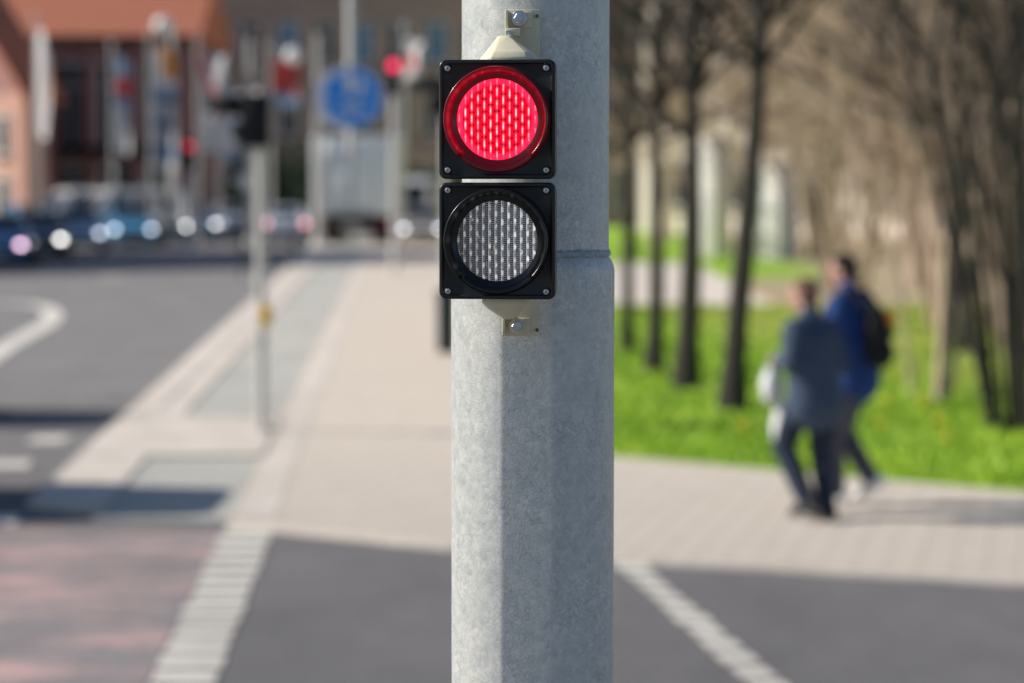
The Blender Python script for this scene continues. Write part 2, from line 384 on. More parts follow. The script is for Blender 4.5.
# red worn bicycle crossing and its ladder marking
bl = lambda Y: -1.80+(Y-16.6)*(-.047)
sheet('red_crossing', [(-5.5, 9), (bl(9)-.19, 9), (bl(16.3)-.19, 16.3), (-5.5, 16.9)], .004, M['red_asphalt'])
bm = bmesh.new()
y = 8.4
while y < 16.35:
    x = bl(y)-.02; w = .33+random.uniform(-.02, .02); L = .285
    quad(bm, [(x-w/2, y, .008), (x+w/2, y, .008), (x+w/2-.01, y+L, .008), (x-w/2-.01, y+L, .008)]); y += .375
o = obj('marking', bm, M['paint'], ang=0); o['kind'] = 'structure'
rA, rB = G(631, 567), G(763, 682)
bm = bmesh.new(); d = (rB-rA); n = d.length; d.normalize(); s = Vector((1, 0, 0))
t = -.1
while t < n+1.5:
    p = rA+d*t; q = rA+d*(t+.28); w = .092+random.uniform(-.012, .012)
    quad(bm, [tuple(p-s*w+Vector((0, 0, .008))), tuple(q-s*w+Vector((0, 0, .008))), tuple(q+s*w+Vector((0, 0, .008))), tuple(p+s*w+Vector((0, 0, .008)))]); t += .36
o = obj('marking', bm, M['paint'], ang=0); o['kind'] = 'structure'
# curved arrow-like edge line and small dashes on the carriageway
def strip(name, pts, w, z=.008):
    bm = bmesh.new(); P = [Vector((p[0], p[1], z)) for p in pts]; L = []; 
    for i, p in enumerate(P):
        t = (P[min(i+1, len(P)-1)]-P[max(i-1, 0)]).normalized(); nn = Vector((-t.y, t.x, 0))
        L.append((bm.verts.new(p+nn*w/2), bm.verts.new(p-nn*w/2)))
    for a, b in zip(L, L[1:]): bm.faces.new((a[0], a[1], b[1], b[0]))
    bmesh.ops.recalc_face_normals(bm, faces=bm.faces)
    for f in bm.faces:
        if f.normal.z < 0: f.normal_flip()
    o = obj(name, bm, M['paint'], ang=0); o['kind'] = 'structure'; return o
def bez(pts, n=8):
    out = []
    for i in range(len(pts)-1):
        p0 = Vector(pts[max(i-1, 0)]); p1 = Vector(pts[i]); p2 = Vector(pts[i+1]); p3 = Vector(pts[min(i+2, len(pts)-1)])
        for k in range(n):
            t = k/n
            out.append(.5*((2*p1)+(-p0+p2)*t+(2*p0-5*p1+4*p2-p3)*t*t+(-p0+3*p1-3*p2+p3)*t**3))
    out.append(Vector(pts[-1])); return out
strip('marking', bez([G(a, b) for a, b in ((-60, 395), (0, 351), (30, 334), (50, 322), (52, 312), (38, 306), (0, 303), (-60, 303))]), .34)
for (a, b, c_, d_) in ((30, 440, 66, 440), (-30, 466, 30, 465), (-40, 522, 18, 521), (20, 272, 60, 271), (98, 278, 124, 278)):
    p, q = G(a, b), G(c_, d_); strip('marking', [p, q], .55)

# grass blades (uncountable): tufts scattered over the lawn
bm = bmesh.new(); rg = random.Random(3)
for i in range(42000):
    yy = 17+28*rg.random()**1.6
    xx = rg.uniform(.65, 1.5+yy*.24)
    if xx > .65 and yy < g1[1]+gslope*(xx-g1[0])+.03: continue
    h = rg.uniform(.035, .085); a = rg.uniform(0, 6.28); w = .006+.0005*yy
    bx, by = math.cos(a)*w, math.sin(a)*w; lx, ly = rg.uniform(-.04, .04), rg.uniform(-.04, .04)
    bm.faces.new([bm.verts.new((xx-bx, yy-by, Z1+.028)), bm.verts.new((xx+bx, yy+by, Z1+.028)), bm.verts.new((xx+lx, yy+ly, Z1+.03+h))])
o = obj('grass', bm, M['blade'], ang=0); tag(o, 'short bright green grass of the verge beside the footpath', 'grass', kind='stuff')
bm = bmesh.new()
for i in range(14):
    xx, yy = rg.uniform(2, 4.6), rg.uniform(21, 30)
    bmesh.ops.create_icosphere(bm, subdivisions=1, radius=.035, matrix=Matrix.Translation((xx, yy, Z1+.13)))
    tube(bm, (xx, yy, Z1), (xx, yy, Z1+.12), .006, n=4)
tag(obj('dandelions', bm, M['yellow']), 'scattered yellow dandelions in the grass verge', 'flowers', kind='stuff')

# ================================================================== MAIN MAST AND SIGNAL
PY = 3.16; PX = (533-512)/F*3.13
mast = thing('signal_mast', 'thick galvanised steel mast in the foreground carrying the small red light', 'mast', (PX, PY, 0))
zs = W(533, 262, PY).z; zt = W(533, 247, PY).z
r1 = .1068; r2 = .0958
bm = bmesh.new()
px_ = .00131; prof = [(r1, .12), (r1, .5), (r1, 1.0)]+[(r1, 1.2+.025*i) for i in range(int((zs-9*px_-1.2)/.025))]+[ (r1, zs-8*px_), (r1-.0007, zs-5*px_), (r1-.0022, zs-1*px_), (r1-.0050, zs+3*px_), (r1-.0082, zs+6*px_), (r2+.0015, zs+8*px_)]
rings = lathe(bm, prof, 240)
n_ = Vector((math.sin(R(-4)), -math.cos(R(-4)), 0)); hf = R(18.5)
rh_ = random.Random(9); wob = 0
for ring in rings:
    wob = wob*.7+rh_.uniform(-.35, .35); hf = R(18.5+wob)
    for v in ring:
        rr = math.hypot(v.co.x, v.co.y); lim = rr*math.cos(hf); dd = v.co.x*n_.x+v.co.y*n_.y
        if dd > lim: v.co -= n_*(dd-lim)*.93  # flat facet added to give the tube a sharp light-to-shade edge
obj('lower_tube', bm, M['galv'], mast, 60)
bm = bmesh.new(); lathe(bm, [(r2, zs-.02), (r2, 3.2), (r2-.001, 4.5), (r2-.004, 6.5), (.02, 6.53)], 128, c=(.0035, 0, 0)); obj('upper_tube', bm, M['galv'], mast, 60)
bm = bmesh.new()
rr = random.Random(5); n = 160; offs = [rr.uniform(-.0012, .0012) for _ in range(n)]
lathe(bm, [(r2-.001, zs+.0185), (r2+.0010, zs+.0170), (r2+.0030, zs+.0140), (r2+.0034, zs+.0110), (r2+.0020, zs+.0085)], n, c=(.003, 0, 0), f=lambda th, t: t+offs[int(th/(2*math.pi)*n+.5) % n]*.5+.0008*math.sin(th*5))
obj('weld_bead', bm, M['weld'], mast, 60)
bm = bmesh.new(); th = R(-90+72)
pts = []
k = 60
L = []
for i in range(k+1):
    z = 1.25+i/k*.70; a = th+rr.uniform(-.004, .004); w = .006*(1.1-i/k)
    L.append([bm.verts.new(((r1+.0007)*math.cos(a+q), (r1+.0007)*math.sin(a+q), z)) for q in (-w, w)])
for a, b in zip(L, L[1:]): bm.faces.new((a[0], a[1], b[1], b[0]))
obj('seam', bm, M['rust'], mast)

HY = 2.93                              # signal front plane
hw = .0708; D = .058; YAW = R(-6)
cx = W(496.9, 180, HY).x
sig = thing('cycle_signal', 'small two-lamp cycle signal in black housing, red lit above clear lens', 'traffic light', (cx, HY, 2.4), YAW)
mpp = HY*cp/F
def module(zc, lit, hpx):
    hh = hpx*mpp/2
    bm = bmesh.new(); box(bm, (0, D/2+.010, zc), (hw*2-.006, D-.004, hh*2-.004), bev=.008, seg=3); obj('housing', bm, M['black'], sig)
    # door: rounded plate with raised edge
    bm = bmesh.new()
    def rrect(w, h, r, y, n=8):
        out = []
        for qx, qz, a0 in ((1, 1, 0), (-1, 1, 90), (-1, -1, 180), (1, -1, 270)):
            for i in range(n+1):
                a = R(a0+90*i/n); out.append((qx*(w-r)+r*math.cos(a), qz*(h-r)+r*math.sin(a)))
            nx_, nz_ = {(1, 1): (-1, 1), (-1, 1): (-1, -1), (-1, -1): (1, -1), (1, -1): (1, 1)}[(qx, qz)]
            p = out[-1]; q = (nx_*(w-r)+r*math.cos(R(a0+90)), nz_*(h-r)+r*math.sin(R(a0+90)))
            for i in range(1, 24): out.append((p[0]+(q[0]-p[0])*i/24, p[1]+(q[1]-p[1])*i/24))
        out = [bm.verts.new((p[0], y, zc+p[1])) for p in out]
        return out
    loops = [rrect(hw, hh, .009, .018)]
    for q in range(7):
        a = R(90*q/6); loops.append(rrect(hw-.0026*(1-math.cos(a)), hh-.0026*(1-math.cos(a)), .009-.0015*(1-math.cos(a)), .0026*(1-math.sin(a))))
    for q in range(6):
        a = R(90*q/5); loops.append(rrect(hw-.0038-.0014*math.sin(a), hh-.0038-.0014*math.sin(a), .0068-.0008*math.sin(a), .0014*(1-math.cos(a))))
    loops.append(rrect(hw-.0060, hh-.0060, .0055, .0018))
    for a, b in zip(loops, loops[1:]):
        n = len(a)
        for i in range(n): bm.faces.new((a[i], a[(i+1) % n], b[(i+1) % n], b[i]))
    # fill the face with a hole for the optic
    n = len(loops[-1]); last = loops[-1]; RH = .0645
    inner = []
    for v in last:
        a = math.atan2(v.co.z-zc, v.co.x); inner.append(bm.verts.new((RH*math.cos(a), .0019, zc+RH*math.sin(a))))
    for i in range(n): bm.faces.new((last[i], last[(i+1) % n], inner[(i+1) % n], inner[i]))
    bmesh.ops.recalc_face_normals(bm, faces=bm.faces)
    door = obj('door', bm, M['black'], sig, 60)
    # visor: flared tunnel, short at the bottom
    bm = bmesh.new()
    def f(th, t):
        if t > -.001: return t
        s_ = math.sin(th)
        k = 1.0 if s_ > -.68 else max(.22, 1-(-.68-s_)/.05)
        return t*k
    lathe(bm, [(.0486, .006), (.0491, .0030), (.0496, .0022), (.0545, .0010), (.0560, -.002), (.0585, -.012), (.0603, -.0180)]+[(.0616-.0013*math.cos(R(a)), -.0190-.0013*math.sin(R(a))) for a in range(0, 181, 20)]+[(.0633, -.012), (.0642, -.004), (.0652, .0022)], 160, 'y', (0, 0, 0), f)
    obj('visor', bm, M['visor_red_spill'] if lit else M['black_gloss'], sig, 50, loc=(0, 0, zc))
    # lens: domed disc with convex vertical flutes
    bm = bmesh.new(); rl = .0490; pf = .0077; nx = 128; nz = 44; prevc = None
    for i in range(nx+1):
        x = -rl+2*rl*i/nx; hz_ = math.sqrt(max(0, rl*rl-x*x))*.9999+1e-5; colv = []
        for j in range(nz+1):
            z = -hz_+2*hz_*j/nz; rr_ = min(1, math.hypot(x, z)/rl)
            fl = abs(math.cos(math.pi*((x+pf/2)/pf % 1.0-.5)))
            colv.append(bm.verts.new((x, .0062-.0045*math.sqrt(max(0, 1-rr_*rr_*.96))-.0016*fl*(1 if rr_ < .97 else .3), z)))
        if prevc:
            for j in range(nz): bm.faces.new((prevc[j], prevc[j+1], colv[j+1], colv[j]))
        prevc = colv
    bmesh.ops.recalc_face_normals(bm, faces=bm.faces)
    for fa in bm.faces:
        if fa.normal.y > 0: fa.normal_flip()
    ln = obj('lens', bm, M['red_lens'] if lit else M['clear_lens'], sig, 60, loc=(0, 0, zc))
    ln['label'] = 'lit red lens with vertical rows of light' if lit else 'unlit clear fluted lens with added faint glow'
    for sx in (-1, 1):
        for sz in (-1, 1):
            px_, pz_ = sx*.0598, zc+sz*.0612
            bm = bmesh.new(); rs = lathe(bm, [(.0052, .0022), (.0052, .0012), (.0042, .0016)], 24, 'y', (px_, 0, pz_)); rim = obj('screw_boss', bm, M['black_gloss'], sig)
            bm = bmesh.new(); rs = lathe(bm, [(.0038, .002), (.0038, -.0004), (.0030, -.0016), (.0014, -.0020)], 24, 'y', (px_, 0, pz_)); bm.faces.new(rs[-1])
            bmesh.ops.recalc_face_normals(bm, faces=bm.faces)
            sc_ = obj('screw', bm, M['screw'], sig, 30)
            bm = bmesh.new(); a = random.uniform(0, 1.5)
            for q in (0, R(90)): box(bm, (px_, -.0019, pz_), (.0038, .0008, .0007), Matrix.Rotation(a+q, 4, 'Y'))
            obj('recess', bm, M['slot'], sc_, 0)
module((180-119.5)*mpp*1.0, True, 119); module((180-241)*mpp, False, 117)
# brackets (local coordinates of the signal thing)
def bracket(top):
    sgn = 1 if top else -1
    L = lambda px, py, Y: W(px, py, Y)-Vector((cx, HY, 2.4))
    yp = PY-r1-.012 if not top else PY-r2-.014
    if top:
        pl = [L(505, 9.5, yp), L(540, 9.5, yp), L(540, 64, yp), L(505, 64, yp)]
        b0 = [(480, 61), (538, 61)]; b1 = [(496, 36), (513, 36)]; bolt = (519, 18.5); nut = (508.5, 32)
    else:
        pl = [L(502, 336, yp), L(538, 336, yp), L(538, 296, yp), L(502, 296, yp)]
        b0 = [(482, 300), (529, 300)]; b1 = [(501, 319), (515, 319)]; bolt = (517, 326); nut = None
    bm = bmesh.new()
    xs = [p.x for p in pl]; zs_ = [p.z for p in pl]
    box(bm, ((xs[0]+xs[1])/2, yp-HY+.004, (zs_[0]+zs_[2])/2), (abs(xs[1]-xs[0]), .007, abs(zs_[0]-zs_[2])), bev=.0012)
    box(bm, (xs[0]+.002, yp-HY-.004, zs_[0]-sgn*.016), (.004, .014, .030), bev=.001)
    br = obj('bracket_plate', bm, M['cream'], sig); br.rotation_euler = (0, 0, -YAW)
    bm = bmesh.new()
    box(bm, ((xs[0]+xs[1])/2+.003, yp-HY-.0013, zs_[0]-sgn*.013), (.019, .004, .020), bev=.001)
    obj('clamp', bm, M['cream'], br)
    # tapered arm from the housing to the plate
    bm = bmesh.new()
    ya, yb = .012, .062; yc, yd = .050, yp-HY-.002
    def ring(x0, x1, z, y0_, y1_, r=.35):
        w = x1-x0; h = y1_-y0_; pts = []
        for (fx, fy) in ((.0, .5), (.06, .15), (.2, .0), (.8, .0), (.94, .15), (1, .5), (1, 1), (0, 1)): pts.append(bm.verts.new((x0+w*fx, y0_+h*fy, z)))
        return pts
    Z = lambda py: L(500, py, HY+.03).z
    X = lambda px: L(px, 180, HY+.03).x
    seq = [ring(X(b0[0][0]), X(b0[1][0]), Z(b0[0][1])-sgn*.004, ya, yb), ring(X(b0[0][0]), X(b0[1][0]), Z(b0[0][1]+sgn*-3), ya, yb),
           ring(X(b0[0][0]+5), X(b0[1][0]-4), Z(b0[0][1]+sgn*-9), ya+.004, yb+.01),
           ring(X(b1[0][0]), X(b1[1][0]), Z(b1[0][1]), yc-.006, yd), ring(X(b1[0][0]+.5), X(b1[1][0]+.5), Z(b1[0][1]+sgn*-1.2), yc-.003, yd+.002)]
    for a, b in zip(seq, seq[1:]):
        for i in range(8): bm.faces.new((a[i], a[(i+1) % 8], b[(i+1) % 8], b[i]))
    bm.faces.new(seq[0]); bm.faces.new(seq[-1]); bmesh.ops.recalc_face_normals(bm, faces=bm.faces)
    bmesh.ops.bevel(bm, geom=list(bm.edges), offset=.0008, segments=1, affect='EDGES')
    obj('bracket_arm', bm, M['cream'], br, 30)
    c = L(bolt[0], bolt[1], yp-.008)
    bm = bmesh.new(); rs = lathe(bm, [(.0100, .008), (.0100, .0), (.0092, -.001), (.0060, -.0012)], 32, 'y', c); bm.faces.new(rs[-1]); bmesh.ops.recalc_face_normals(bm, faces=bm.faces)
    obj('washer', bm, M['steel'] if top else M['cream'], br, 30)
    bm = bmesh.new(); rs = lathe(bm, [(.0068, .0), (.0068, -.0068), (.0058, -.0080), (.0042, -.0082)], 6, 'y', c); bm.faces.new(rs[-1]); bmesh.ops.recalc_face_normals(bm, faces=bm.faces)
    obj('bolt', bm, M['steel'], br, 20)
    bm = bmesh.new(); c2 = L(537, 16 if top else 330, yp-.001); rs = lathe(bm, [(.0022, .001), (.0022, -.0012), (.001, -.0015)], 12, 'y', c2); bm.faces.new(rs[-1]); obj('rivet', bm, M['rust'], br)
    if nut:
        bm = bmesh.new(); c = L(513, 32.5, yp-.012); box(bm, c, (.018, .022, .0095), bev=.001); obj('lug', bm, M['cream'], br, 30)
        bm = bmesh.new(); c = L(nut[0], nut[1]+1.5, yp-.026); box(bm, c, (.0075, .008, .007), bev=.0008); obj('nut', bm, M['steel'], br)
bracket(True); bracket(False)

# ================================================================== FAR SIGNAL MASTS, SIGN
def side_signal(name, label, px, basepy, headpy, Y, base_mat, dark_to=0):
    base = G(px, basepy, Z1); Y = base.y; t = thing(name, label, 'traffic light', base)
    k = Y/F; zh = W(px, headpy, Y).z-Z1
    bm = bmesh.new(); tube(bm, (0, 0, 0), (0, 0, zh-.12), .050, .045, 20); tube(bm, (0, 0, 0), (0, 0, .05), .10, .10, 20)
    obj('pole', bm, base_mat, t)
    bm = bmesh.new(); box(bm, (-.03, 0, zh+.03), (.24, .26, .50), bev=.03); obj('housing', bm, M['far_black'], t)
    for i, (zz, L_) in enumerate(((zh+.16, .34), (zh-.09, .10))):
        bm = bmesh.new(); n = 24; A = []; B = []
        for q in range(n):
            a = R(-50+280*q/(n-1)); A.append(bm.verts.new((-.15, .105*math.cos(a), zz+.105*math.sin(a)))); ll = L_ if math.sin(a) > -.6 else L_*.4
            B.append(bm.verts.new((-.15-ll, .105*math.cos(a), zz+.105*math.sin(a))))
        for q in range(n-1): bm.faces.new((A[q], A[q+1], B[q+1], B[q]))
        hood = obj('visor', bm, M['far_black'], t); sm = hood.modifiers.new('s', 'SOLIDIFY'); sm.thickness = .006
        bm = bmesh.new(); tube(bm, (-.149, 0, zz), (-.158, 0, zz), .098, .09, 20); obj('lens', bm, M['glass'], t)
    bm = bmesh.new(); tube(bm, (0, 0, zh+.26), (0, 0, zh+.32), .05, .03, 16); obj('cap', bm, M['mastpaint'], t)
    return t
s1 = side_signal('side_signal', 'black hooded signal head on slim grey pole with yellow button box', 262, 432, 124, 23.2, M['mastgrey'])
zb = W(262, 312, 23.2).z-Z1
bm = bmesh.new(); box(bm, (.05, -.07, zb), (.105, .10, .20), bev=.02); bbx = obj('button_box', bm, M['yellow'], s1)
bm = bmesh.new(); tube(bm, (.045, -.122, zb-.03), (.045, -.135, zb-.03), .025, .02, 16); obj('button', bm, M['far_black'], bbx)
for q in (.30, -.30): obj('collar', tubem((0, 0, zb+q), (0, 0, zb+q+.06), .068, n=20), M['mastpaint'], s1)
s2 = side_signal('side_signal', 'black hooded signal head peeping out behind the foreground mast', 446, 352, 98, 34.0, M['mastgrey'])
bm = bmesh.new(); box(bm, (0, 0, .42), (.26, .22, .80), bev=.02); box(bm, (0, 0, .84), (.30, .26, .05), bev=.01); tag(obj('cabinet', bm, M['mastdark'], loc=s2.location+Vector((.02, -.26, 0))), 'small dark green control cabinet at the foot of the hidden signal', 'cabinet')

# far red signal on pale pole
def far_signal(px, py, Y, label, base_y, lamp='lamp_red'):
    c = W(px, py, Y); t = thing('far_signal', label, 'traffic light', (c.x, Y, 0))
    obj('pole', tubem((0, 0, 0), (0, 0, c.z-.25), .09, .08, 16), M['mastpaint'], t)
    bm = bmesh.new(); box(bm, (0, 0, c.z-.25), (.34, .25, 1.0), bev=.05); obj('housing', bm, M['far_black'], t)
    bm = bmesh.new(); tube(bm, (0, -.126, c.z), (0, -.14, c.z), .13, .10, 20); obj('lamp', bm, M[lamp], t)
    for q in (1, 2): bm = bmesh.new(); tube(bm, (0, -.126, c.z-.29*q), (0, -.14, c.z-.29*q), .11, .10, 20); obj('lens', bm, M['glass'], t)
    return t
far_signal(394, 66, 62, 'distant traffic light with red lamp on pale pole beside the truck', 250)
far_signal(190, 146, 74, 'distant low traffic light glowing red beyond the side signal', 250, 'lamp_dim')

# round blue sign hanging from an overhead arm
YS = 22.8
arm = thing('gantry', 'grey overhead gantry mast standing behind the foreground pole', 'gantry', (W(540, 300, YS).x, YS+.2, Z1))
hz = 5.2; dx = W(352, 97, YS).x-arm.location.x
obj('pole', tubem((0, 0, 0), (0, 0, hz+.25), .10, .08, 20), M['mastgrey'], arm)
obj('arm', tubem((0, 0, hz), (dx-.3, 0, hz+.12), .07, .05, 16), M['mastgrey'], arm)
zc = W(352, 97, YS).z-Z1
bm = bmesh.new(); tube(bm, (dx-.02, 0, zc-.52), (dx-.02, 0, hz+.1), .045, .045, 16); obj('hanger', bm, M['mastpaint'], arm)
sg = thing('shared_path_sign', 'round blue shared path sign with white pedestrians above a bicycle', 'sign', (W(352, 97, YS).x, YS+.12, W(352, 97, YS).z))
rS = 31*YS/F
def disc(r, y0_, y1_, c=(0, 0), n=64):
    bm = bmesh.new(); tube(bm, (c[0], y0_, c[1]), (c[0], y1_, c[1]), r, r, n); return bm
obj('panel', disc(rS, -.006, -.0), M['sign_blue'], sg)
bm = bmesh.new(); rs = lathe(bm, [(rS-.012, -.0075), (rS-.020, -.0095), (rS-.026, -.0075)], 64, 'y'); obj('border', bm, M['sign_white'], sg)
bm = disc(rS*1.03, .19, .20, (-.095, .0)); o = obj('back_panel', bm, M['sign_back'], sg)
box(bm := bmesh.new(), (-.03, .13, .0), (.10, .14, .04), bev=.005); obj('clamp', bm, M['mastgrey'], sg)
def flat(name, polys, parent, mat, y0_=-.010):
    bm = bmesh.new()
    for P in polys:
        q = bmesh.new(); prism(q, P, 1, y0_, y0_+.003); me = bpy.data.meshes.new('t'); q.to_mesh(me); q.free(); bm.from_mesh(me); bpy.data.meshes.remove(me)
    return obj(name, bm, mat, parent, 0)
def circ(c, r, n=14): return [(c[0]+r*math.cos(6.2832*i/n), c[1]+r*math.sin(6.2832*i/n)) for i in range(n)]
def bar(a, b, w):
    a, b = Vector(a), Vector(b); d = (b-a).normalized(); nn = Vector((-d.y, d.x))*w/2; return [tuple(a+nn), tuple(b+nn), tuple(b-nn), tuple(a-nn)]
def figure(x, z, s): return [circ((x, z+.40*s), .055*s), [(x-.07*s, z+.33*s), (x+.07*s, z+.33*s), (x+.10*s, z+.08*s), (x-.10*s, z+.08*s)], bar((x-.04*s, z+.09*s), (x-.06*s, z-.1*s), .04*s), bar((x+.04*s, z+.09*s), (x+.06*s, z-.1*s), .04*s), bar((x-.07*s, z+.31*s), (x-.13*s, z+.12*s), .03*s), bar((x+.07*s, z+.31*s), (x+.13*s, z+.12*s), .03*s)]
flat('pedestrian_symbol', figure(-.035, .065, .44)+figure(.085, .05, .31), sg, M['sign_white'])
flat('divider_line', [bar((-.27, -.01), (.27, -.01), .010)], sg, M['sign_white'])
def ringp(c, r, w, n=20): return [bar((c[0]+r*math.cos(6.2832*i/n), c[1]+r*math.sin(6.2832*i/n)), (c[0]+r*math.cos(6.2832*(i+1)/n), c[1]+r*math.sin(6.2832*(i+1)/n)), w) for i in range(n)]
flat('bicycle_symbol', ringp((-.085, -.15), .056, .010)+ringp((.085, -.15), .056, .010)+[bar((-.085, -.15), (-.04, -.075), .010), bar((-.04, -.075), (.05, -.075), .010), bar((.05, -.075), (.085, -.15), .010), bar((-.04, -.075), (-.01, -.15), .010), bar((-.01, -.15), (.05, -.075), .010), bar((-.085, -.15), (-.01, -.15), .010), bar((-.065, -.055), (-.02, -.055), .012), bar((.03, -.05), (.07, -.05), .012)], sg, M['sign_white'])

# ================================================================== VEHICLES
CAR = [(-2.13, .38, .56, .60, .68, .55), (-2.0, .24, .66, .72, .82, .68), (-1.55, .2, .76, .84, .87, .74), (-.95, .2, .86, .97, .89, .72), (-.2, .2, .90, 1.40, .90, .60), (.1, .2, .91, 1.45, .90, .59), (.9, .2, .93, 1.44, .90, .58), (1.35, .2, .94, 1.36, .89, .58), (1.9, .22, .90, 1.02, .86, .62), (2.08, .3, .8, .92, .82, .66), (2.15, .4, .62, .68, .74, .6)]
VAN = [(-2.5, .4, .75, .85, .80, .7), (-2.4, .26, .95, 1.08, .92, .78), (-1.85, .22, 1.05, 1.25, .98, .82), (-1.1, .22, 1.15, 2.0, 1.0, .80), (-.8, .22, 1.2, 2.18, 1.0, .80), (2.2, .22, 1.25, 2.2, 1.0, .82), (2.45, .26, 1.2, 2.12, .98, .82), (2.52, .4, 1.1, 2.0, .92, .78)]
BUS = [(-2.15, .3, .95, 1.15, .80, .66), (-2.08, .24, 1.0, 1.45, .88, .72), (-1.9, .22, 1.02, 1.66, .92, .72), (-1.5, .2, 1.05, 1.76, .94, .72), (.5, .2, 1.05, 1.78, .94, .72), (1.9, .22, 1.0, 1.72, .92, .72), (2.1, .3, .95, 1.6, .88, .70), (2.15, .4, .9, 1.2, .8, .66)]
def vehicle(name, label, cat, st, paint_, lamp, loc, rz=0, group=None, sc=1, roofy=(-.9, -.2), wheels=1.28, tail_lit=False):
    t = thing(name, label, cat, loc, rz, group, sc)
    bm = bmesh.new(); rings = []
    for (y, zb_, zl, zt_, w, wt) in st:
        half = [(w*.86, zb_), (w*.98, zb_+.12), (w, (zb_+zl)/2+.05), (w*.975, zl), (w*.95, zl+min(.03, (zt_-zl)*.3)), (wt+.03, zt_-min(.09, (zt_-zl)*.4)), (wt-.06, zt_-.012), (wt*.5, zt_+.004)]
        rings.append([bm.verts.new((x, y, z)) for x, z in half]+[bm.verts.new((-x, y, z)) for x, z in half[::-1]])
    for a, b in zip(rings, rings[1:]):
        n = len(a)
        for i in range(n): bm.faces.new((a[i], a[(i+1) % n], b[(i+1) % n], b[i]))
    bm.faces.new(rings[0]); bm.faces.new(rings[-1]); bmesh.ops.recalc_face_normals(bm, faces=bm.faces)
    body = obj('body', bm, paint_, t, 50)
    def lerp(y):
        for a, b in zip(st, st[1:]):
            if a[0] <= y <= b[0]: k = (y-a[0])/(b[0]-a[0]); return [a[i]+(b[i]-a[i])*k for i in range(6)]
        return st[-1]
    def toppt(y, fx, off):
        _, zb_, zl, zt_, w, wt = lerp(y); return (fx*(wt-.03), y-off*.8, zt_+off*.8+(.003 if abs(fx) < .5 else -.008))
    def glassq(name_, y0_, y1_, off, m=M['car_glass']):
        bm = bmesh.new(); n = 6; g = [[bm.verts.new(toppt(y0_+(y1_-y0_)*i/n, fx, off)) for fx in (-.95, -.5, 0, .5, .95)] for i in range(n+1)]
        for a, b in zip(g, g[1:]):
            for i in range(4): bm.faces.new((a[i], a[i+1], b[i+1], b[i]))
        return obj(name_, bm, m, t, 60)
    glassq('windscreen', roofy[0], roofy[1], .012)
    iy = 1.42 if st is CAR else None
    if st is CAR: glassq('rear_window', 1.40, 1.85, -.0).location = (0, .012, .012)
    def sidept(y, k, s_):
        _, zb_, zl, zt_, w, wt = lerp(y); x0_, z0_ = w*.95, zl+min(.03, (zt_-zl)*.3); x1_, z1_ = wt+.03, zt_-min(.09, (zt_-zl)*.4)
        return (s_*(x0_+(x1_-x0_)*k+.010), y, z0_+(z1_-z0_)*k+.003)
    segs = ((-.50, .30), (.38, 1.05)) if st is CAR else ((-1.0, -.1), (0.1, 1.1))
    for s_ in (-1, 1):
        for a, b in segs:
            bm = bmesh.new(); n = 4; lo = [bm.verts.new(sidept(a+(b-a)*i/n, .08, s_)) for i in range(n+1)]; hi = [bm.verts.new(sidept(a+(b-a)*i/n, .88 if st is CAR else .8, s_)) for i in range(n+1)]
            for i in range(n): bm.faces.new((lo[i], lo[i+1], hi[i+1], hi[i]))
            obj('side_window', bm, M['car_glass'], t, 60)
        bm = bmesh.new(); ya = st[3][0]+.25; box(bm, (s_*(st[3][4]+.09), ya, st[3][2]+.09), (.17, .10, .12), bev=.03); obj('mirror', bm, paint_, t)
        for wy in (-wheels, wheels+.02):
            bm = bmesh.new(); rs = lathe(bm, [(.20, -.11), (.30, -.11), (.325, -.08), (.325, .08), (.30, .11), (.20, .11)], 28, 'z')
            bmesh.ops.rotate(bm, verts=bm.verts, cent=(0, 0, 0), matrix=Matrix.Rotation(R(90), 3, 'Y')); bmesh.ops.translate(bm, verts=bm.verts, vec=(s_*(st[4][4]-.08), wy, .325))
            wh = obj('wheel', bm, M['tyre'], t)
            bm = bmesh.new(); xx = s_*(st[4][4]-.01)
            tube(bm, (xx-s_*.06, wy, .325), (xx+s_*.02, wy, .325), .07, .05, 16)
            for q in range(5):
                a = 6.2832*q/5; box(bm, (xx, wy+.11*math.cos(a), .325+.11*math.sin(a)), (.02, .20, .05), Matrix.Rotation(a, 4, 'X'))
            rs = lathe(bm, [(.205, 0), (.185, 0)], 28, 'z', (0, 0, 50)); vs = [v for r_ in rs for v in r_]
            bmesh.ops.translate(bm, verts=vs, vec=(0, 0, -50)); bmesh.ops.rotate(bm, verts=vs, cent=(0, 0, 0), matrix=Matrix.Rotation(R(90), 3, 'Y')); bmesh.ops.translate(bm, verts=vs, vec=(xx, wy, .325))
            obj('rim', bm, M['rim'], wh)
        zl_ = st[1][2]; w_ = st[1][4]; yf = st[0][0]
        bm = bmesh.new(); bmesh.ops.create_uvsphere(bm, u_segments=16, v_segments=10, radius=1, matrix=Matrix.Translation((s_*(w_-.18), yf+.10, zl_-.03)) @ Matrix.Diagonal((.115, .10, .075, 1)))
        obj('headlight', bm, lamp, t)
        yr = st[-1][0]; bm = bmesh.new(); box(bm, (s_*(st[-2][4]-.1), yr-.02, st[-2][2]-.02), (.20, .10, .16), bev=.03); obj('tail_light', bm, M['lamp_tail'] if tail_lit else M['tail'], t)
    yf = st[0][0]
    bm = bmesh.new(); box(bm, (0, yf+.02, st[0][1]+.12), (.75, .06, .16), bev=.02); obj('grille', bm, M['far_black'], t)
    bm = bmesh.new(); box(bm, (0, yf-.015, st[0][1]+.0), (.52, .02, .11), bev=.004); obj('number_plate', bm, M['plate'], t)
    bm = bmesh.new(); box(bm, (0, st[-1][0]+.01, st[-1][1]+.14), (.52, .02, .11), bev=.004); obj('number_plate', bm, M['plate'], t)
    return t
